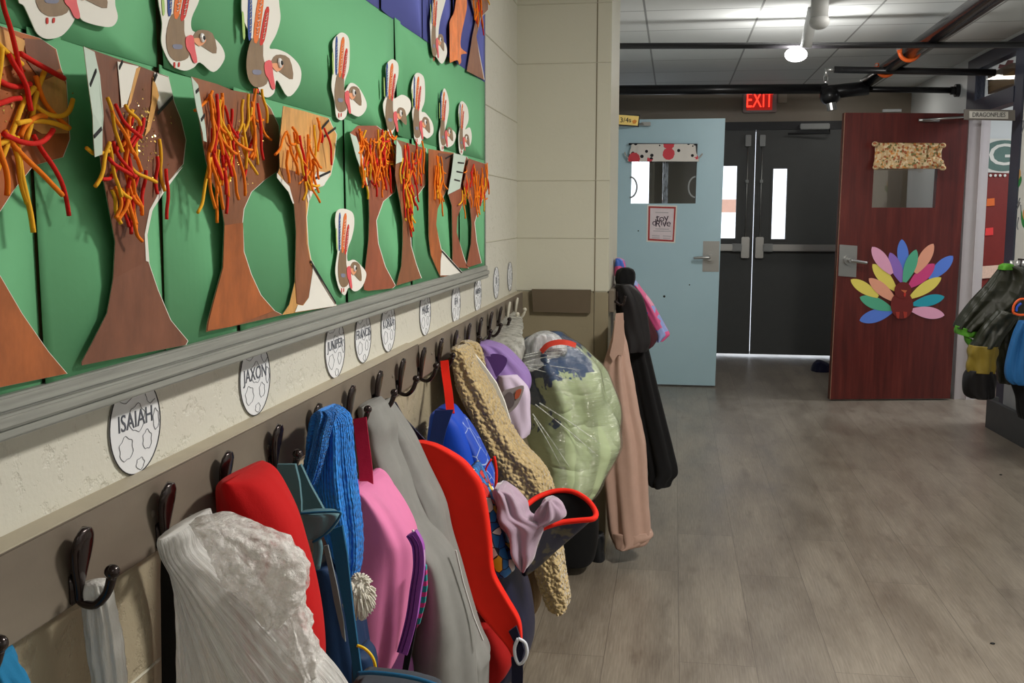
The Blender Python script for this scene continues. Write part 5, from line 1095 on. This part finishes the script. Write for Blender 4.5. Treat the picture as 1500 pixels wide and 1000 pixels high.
# ================================================================== RIGHT SIDE
def paperX(nm, poly, m, par, off=.004, th=.001):
    bm = B(); slab(bm, [onX(a, b, XR-off) for a, b in poly], (th, 0, 0)); return obj(nm, bm, m, par)
t = thing('corn_mural', onX(1494, 300, XR-.004), 'white paper strip with painted corn beside the doorway', 'artwork')
paperX('paper', PT('1486,112 1520,88 1520,398 1484,392 1482,330'), PAPER, t)
for dx, dy in ((0, 0), (13, 58)):
    paperX('cob', sm(PT('1487,258 1490,250 1494,248 1495,256 1493,268 1489,272'), 3) if not dx else sm(PT('1498,312 1502,304 1508,306 1506,324 1500,328'), 3), mat('corn yellow', (226, 170, 100), .7), t, .006)
    paperX('husk', sm(PT('1482,256 1485,262 1489,270 1495,258 1496,264 1492,274 1486,276 1483,268'), 3) if not dx else sm(PT('1496,308 1498,318 1504,328 1510,320 1510,332 1500,334 1496,324'), 3), mat('husk green', (48, 140, 70), .7), t, .007)
for s_ in ('1486,210 1484,222 1485,238', '1494,290 1490,300 1484,306', '1494,296 1489,308 1485,316', '1492,318 1490,330 1491,336', '1495,300 1496,322', '1494,100 1500,110 1494,130', '1493,170 1500,180 1496,196'):
    bm = B(); tube(bm, [onX(a, b, XR-.007) for a, b in PT(s_)], .003, 5, smooth=4); obj('crayon_stroke', bm, INK if not s_.startswith('1486') else BLACKINK, t, True)
# coat stand along the right wall
a = onZ(1443, 625); b = onZ(1500, 657)
dirv = (b-a).normalized(); e = a+dirv*.8
t = thing('coat_stand', (a.x+.1, a.y-.5, 0), 'low dark grey coat stand on the floor along the right wall', 'coat stand')
sd = Vector((-dirv.y, dirv.x, 0)); sd = sd if sd.x > 0 else -sd
bm = B(); P = [a, e, e+sd*.03, a+sd*.03]; slab(bm, P, (0, 0, .175)); obj('base_board', bm, mat('dark grey laminate', (62, 64, 66), .5), t)
bm = B(); slab(bm, [a+sd*.03, a+sd*.06, a+sd*.06+dirv*.03, a+sd*.03+dirv*.03], (0, 0, .19)); obj('end_post', bm, mat('grey laminate edge', (100, 102, 104), .5), t)
bm = B(); q = a+sd*.04+dirv*.15; slab(bm, [q, q+dirv*.8, q+dirv*.8+sd*.012, q+sd*.012], (0, 0, .3)); obj('back_panel', bm, mat('light grey panel', (140, 142, 144), .6), t)
bm = B(); q = a+sd*.055+dirv*.2; zz = onY(1492, 388, 5.95).z; slab(bm, [Vector((p_.x, p_.y, zz-.05)) for p_ in (q, q+dirv*.75, q+dirv*.75+sd*.012, q+sd*.012)], (0, 0, .07)); obj('hook_board', bm, mat('dark laminate', (44, 42, 40), .5), t)
bm = B(); slab(bm, [q, q+dirv*.04, q+dirv*.04+sd*.012, q+sd*.012], (0, 0, zz)); obj('upright', bm, mat('dark laminate', (44, 42, 40), .5), t)
for i in range(3): p = onY(1482+9*i, 388, 5.9-.04*i); bm = B(); rod(bm, p-Vector((0, 0, .03)), p+Vector((0, 0, .025)), .012, 10); obj('coat_peg', bm, STEEL, t, True)
n = NT('quilted olive nylon'); v = n.map('Object', rot=(0, .8, .4)); w1 = n.new('TexWave'); w1.inputs['Scale'].default_value = 4.5; w1.wave_profile = 'SIN'; n.link(v, w1.inputs[0]); w2 = n.new('TexWave'); w2.inputs['Scale'].default_value = 4.5; n.link(n.map('Object', rot=(0, -.8, -.4)), w2.inputs[0])
n.set(Base_Color=n.mix(n.noise(n.map(), 12), lin((26, 28, 18)), lin((44, 46, 29))), Roughness=.42); n.bump(n.mathn('MINIMUM', w1.outputs[0], w2.outputs[0]), .22, .02); OLIVE = n.m
LIME = fabric('lime green lining', (84, 152, 44), .6); YEL = fabric('mustard nylon', (138, 118, 44), .45); BLKN = fabric('black nylon', (22, 20, 22), .45)
t = thing('puffer_jacket', onY(1440, 580, 5.7), 'dark olive quilted puffer jacket with lime cuffs on the right coat stand', 'jacket')
Yj = 5.7
obj('shoulder', loft([(1464, 391, 1480, 388), (1456, 402, 1504, 396), (1444, 417, 1507, 420), (1428, 435, 1490, 448), (1414, 454, 1462, 468), (1402, 472, 1438, 484), (1399, 479, 1430, 489)], .12, Yj, 50, 8, 2.2, .012, 6, 4), OLIVE, t, True)
obj('lime_cuff', loft([(1400, 476, 1431, 486), (1399, 482, 1429, 491), (1400, 488, 1425, 495)], .125, Yj, 36, 5, 2.2, .004, 6, 4), LIME, t, True)
obj('lime_collar', loft([(386, 1469, 1480), (389, 1464, 1484), (395, 1463, 1482)], .08, Yj-.03, 30, 5, 2.2, .004, 4, 4), LIME, t, True)
obj('sleeve', loft([(1462, 452, 1492, 462), (1448, 466, 1480, 480), (1436, 482, 1470, 492), (1428, 496, 1464, 503), (1420, 508, 1462, 510)], .11, Yj-.1, 44, 8, 2.2, .006, 6, 8, lump=.01), OLIVE, t, True)
obj('yellow_band', loft([(1420, 505, 1462, 507), (1417, 515, 1461, 518), (1418, 524, 1458, 526), (1415, 534, 1458, 537), (1416, 544, 1456, 546)], .12, Yj-.1, 44, 6, 2.3, .006, 5, 8), YEL, t, True)
obj('black_cuff', loft([(1416, 541, 1456, 543), (1411, 552, 1458, 554), (1409, 566, 1457, 570), (1412, 577, 1456, 580), (1420, 582, 1450, 583)], .12, Yj-.1, 44, 6, 2.3, .006, 5, 8), BLKN, t, True)
obj('lime_trim', loft([(1412, 492, 1424, 496), (1414, 500, 1424, 508), (1420, 506, 1424, 512)], .06, Yj-.02, 24, 5, 2.2, .001, 4, 4), LIME, t, True)
obj('body', loft([(392, 1470, 1507), (420, 1462, 1507), (470, 1458, 1507), (520, 1458, 1507), (560, 1462, 1507)], .16, Yj+.05, 40, 6, 2.6, .01, 5, 4), OLIVE, t, True)
t = obj('blue_jacket', loft([(470, 1494, 1507), (490, 1486, 1507), (515, 1478, 1507), (540, 1473, 1507), (556, 1475, 1507), (562, 1482, 1507)], .1, 5.42, 44, 7, 2.3, .008, 5, 4), fabric('mid blue nylon', (40, 104, 166), .5), None, True); tag(t, 'blue jacket hanging at the right photo edge', 'jacket')
t = obj('navy_trousers', loft([(560, 1480, 1506), (580, 1488, 1507), (600, 1490, 1508), (612, 1494, 1508)], .08, 5.52, 36, 6, 2.3, .004, 4, 4), BLACK, None, True); tag(t, 'black cloth hanging below the blue jacket at the right photo edge', 'clothing')
t = thing('carabiner', onY(1494, 460, 5.3), 'orange and blue carabiner clipped at the right photo edge', 'carabiner')
bm = B(); tube(bm, path([(1484, 458), (1485, 448), (1491, 440), (1500, 438), (1506, 446), (1505, 460)], 5.3), .006, 8, smooth=4); obj('orange_frame', bm, mat('orange metal', (236, 96, 40), .35), t, True)
bm = B(); tube(bm, path([(1484, 458), (1492, 461), (1500, 461), (1505, 460)], 5.3), .006, 8, smooth=4); obj('orange_foot', bm, mat('orange metal', (236, 96, 40), .35), t, True)
bm = B(); tube(bm, path([(1489, 456), (1490, 449), (1496, 444)], 5.3), .006, 8, smooth=4); obj('blue_gate', bm, mat('blue metal', (40, 90, 220), .35), t, True)
# floor odds and ends
q = onZ(1202, 545)
t = obj('navy_shoe', loft([(529, 1196, 1206), (532, 1192, 1214), (538, 1189, 1217), (543, 1188, 1218), (545.5, 1189, 1217)], .2, q.y+.08, 36, 5, 2.4, .004, 4, 4), NAVY, None, True); tag(t, 'dark navy bundle on the floor by the black doors', 'bag')
for i, (a, b) in enumerate(((1466, 695), (1454, 942))):
    q = onZ(a, b, .002); bm = B(); ball(bm, q, .006, (1.3, .9, .5), 8); tag(obj('floor_crumb', bm, BLACKINK, None, True), ('far' if not i else 'near')+' tiny black crumb on the floor planks at the right', 'crumb')
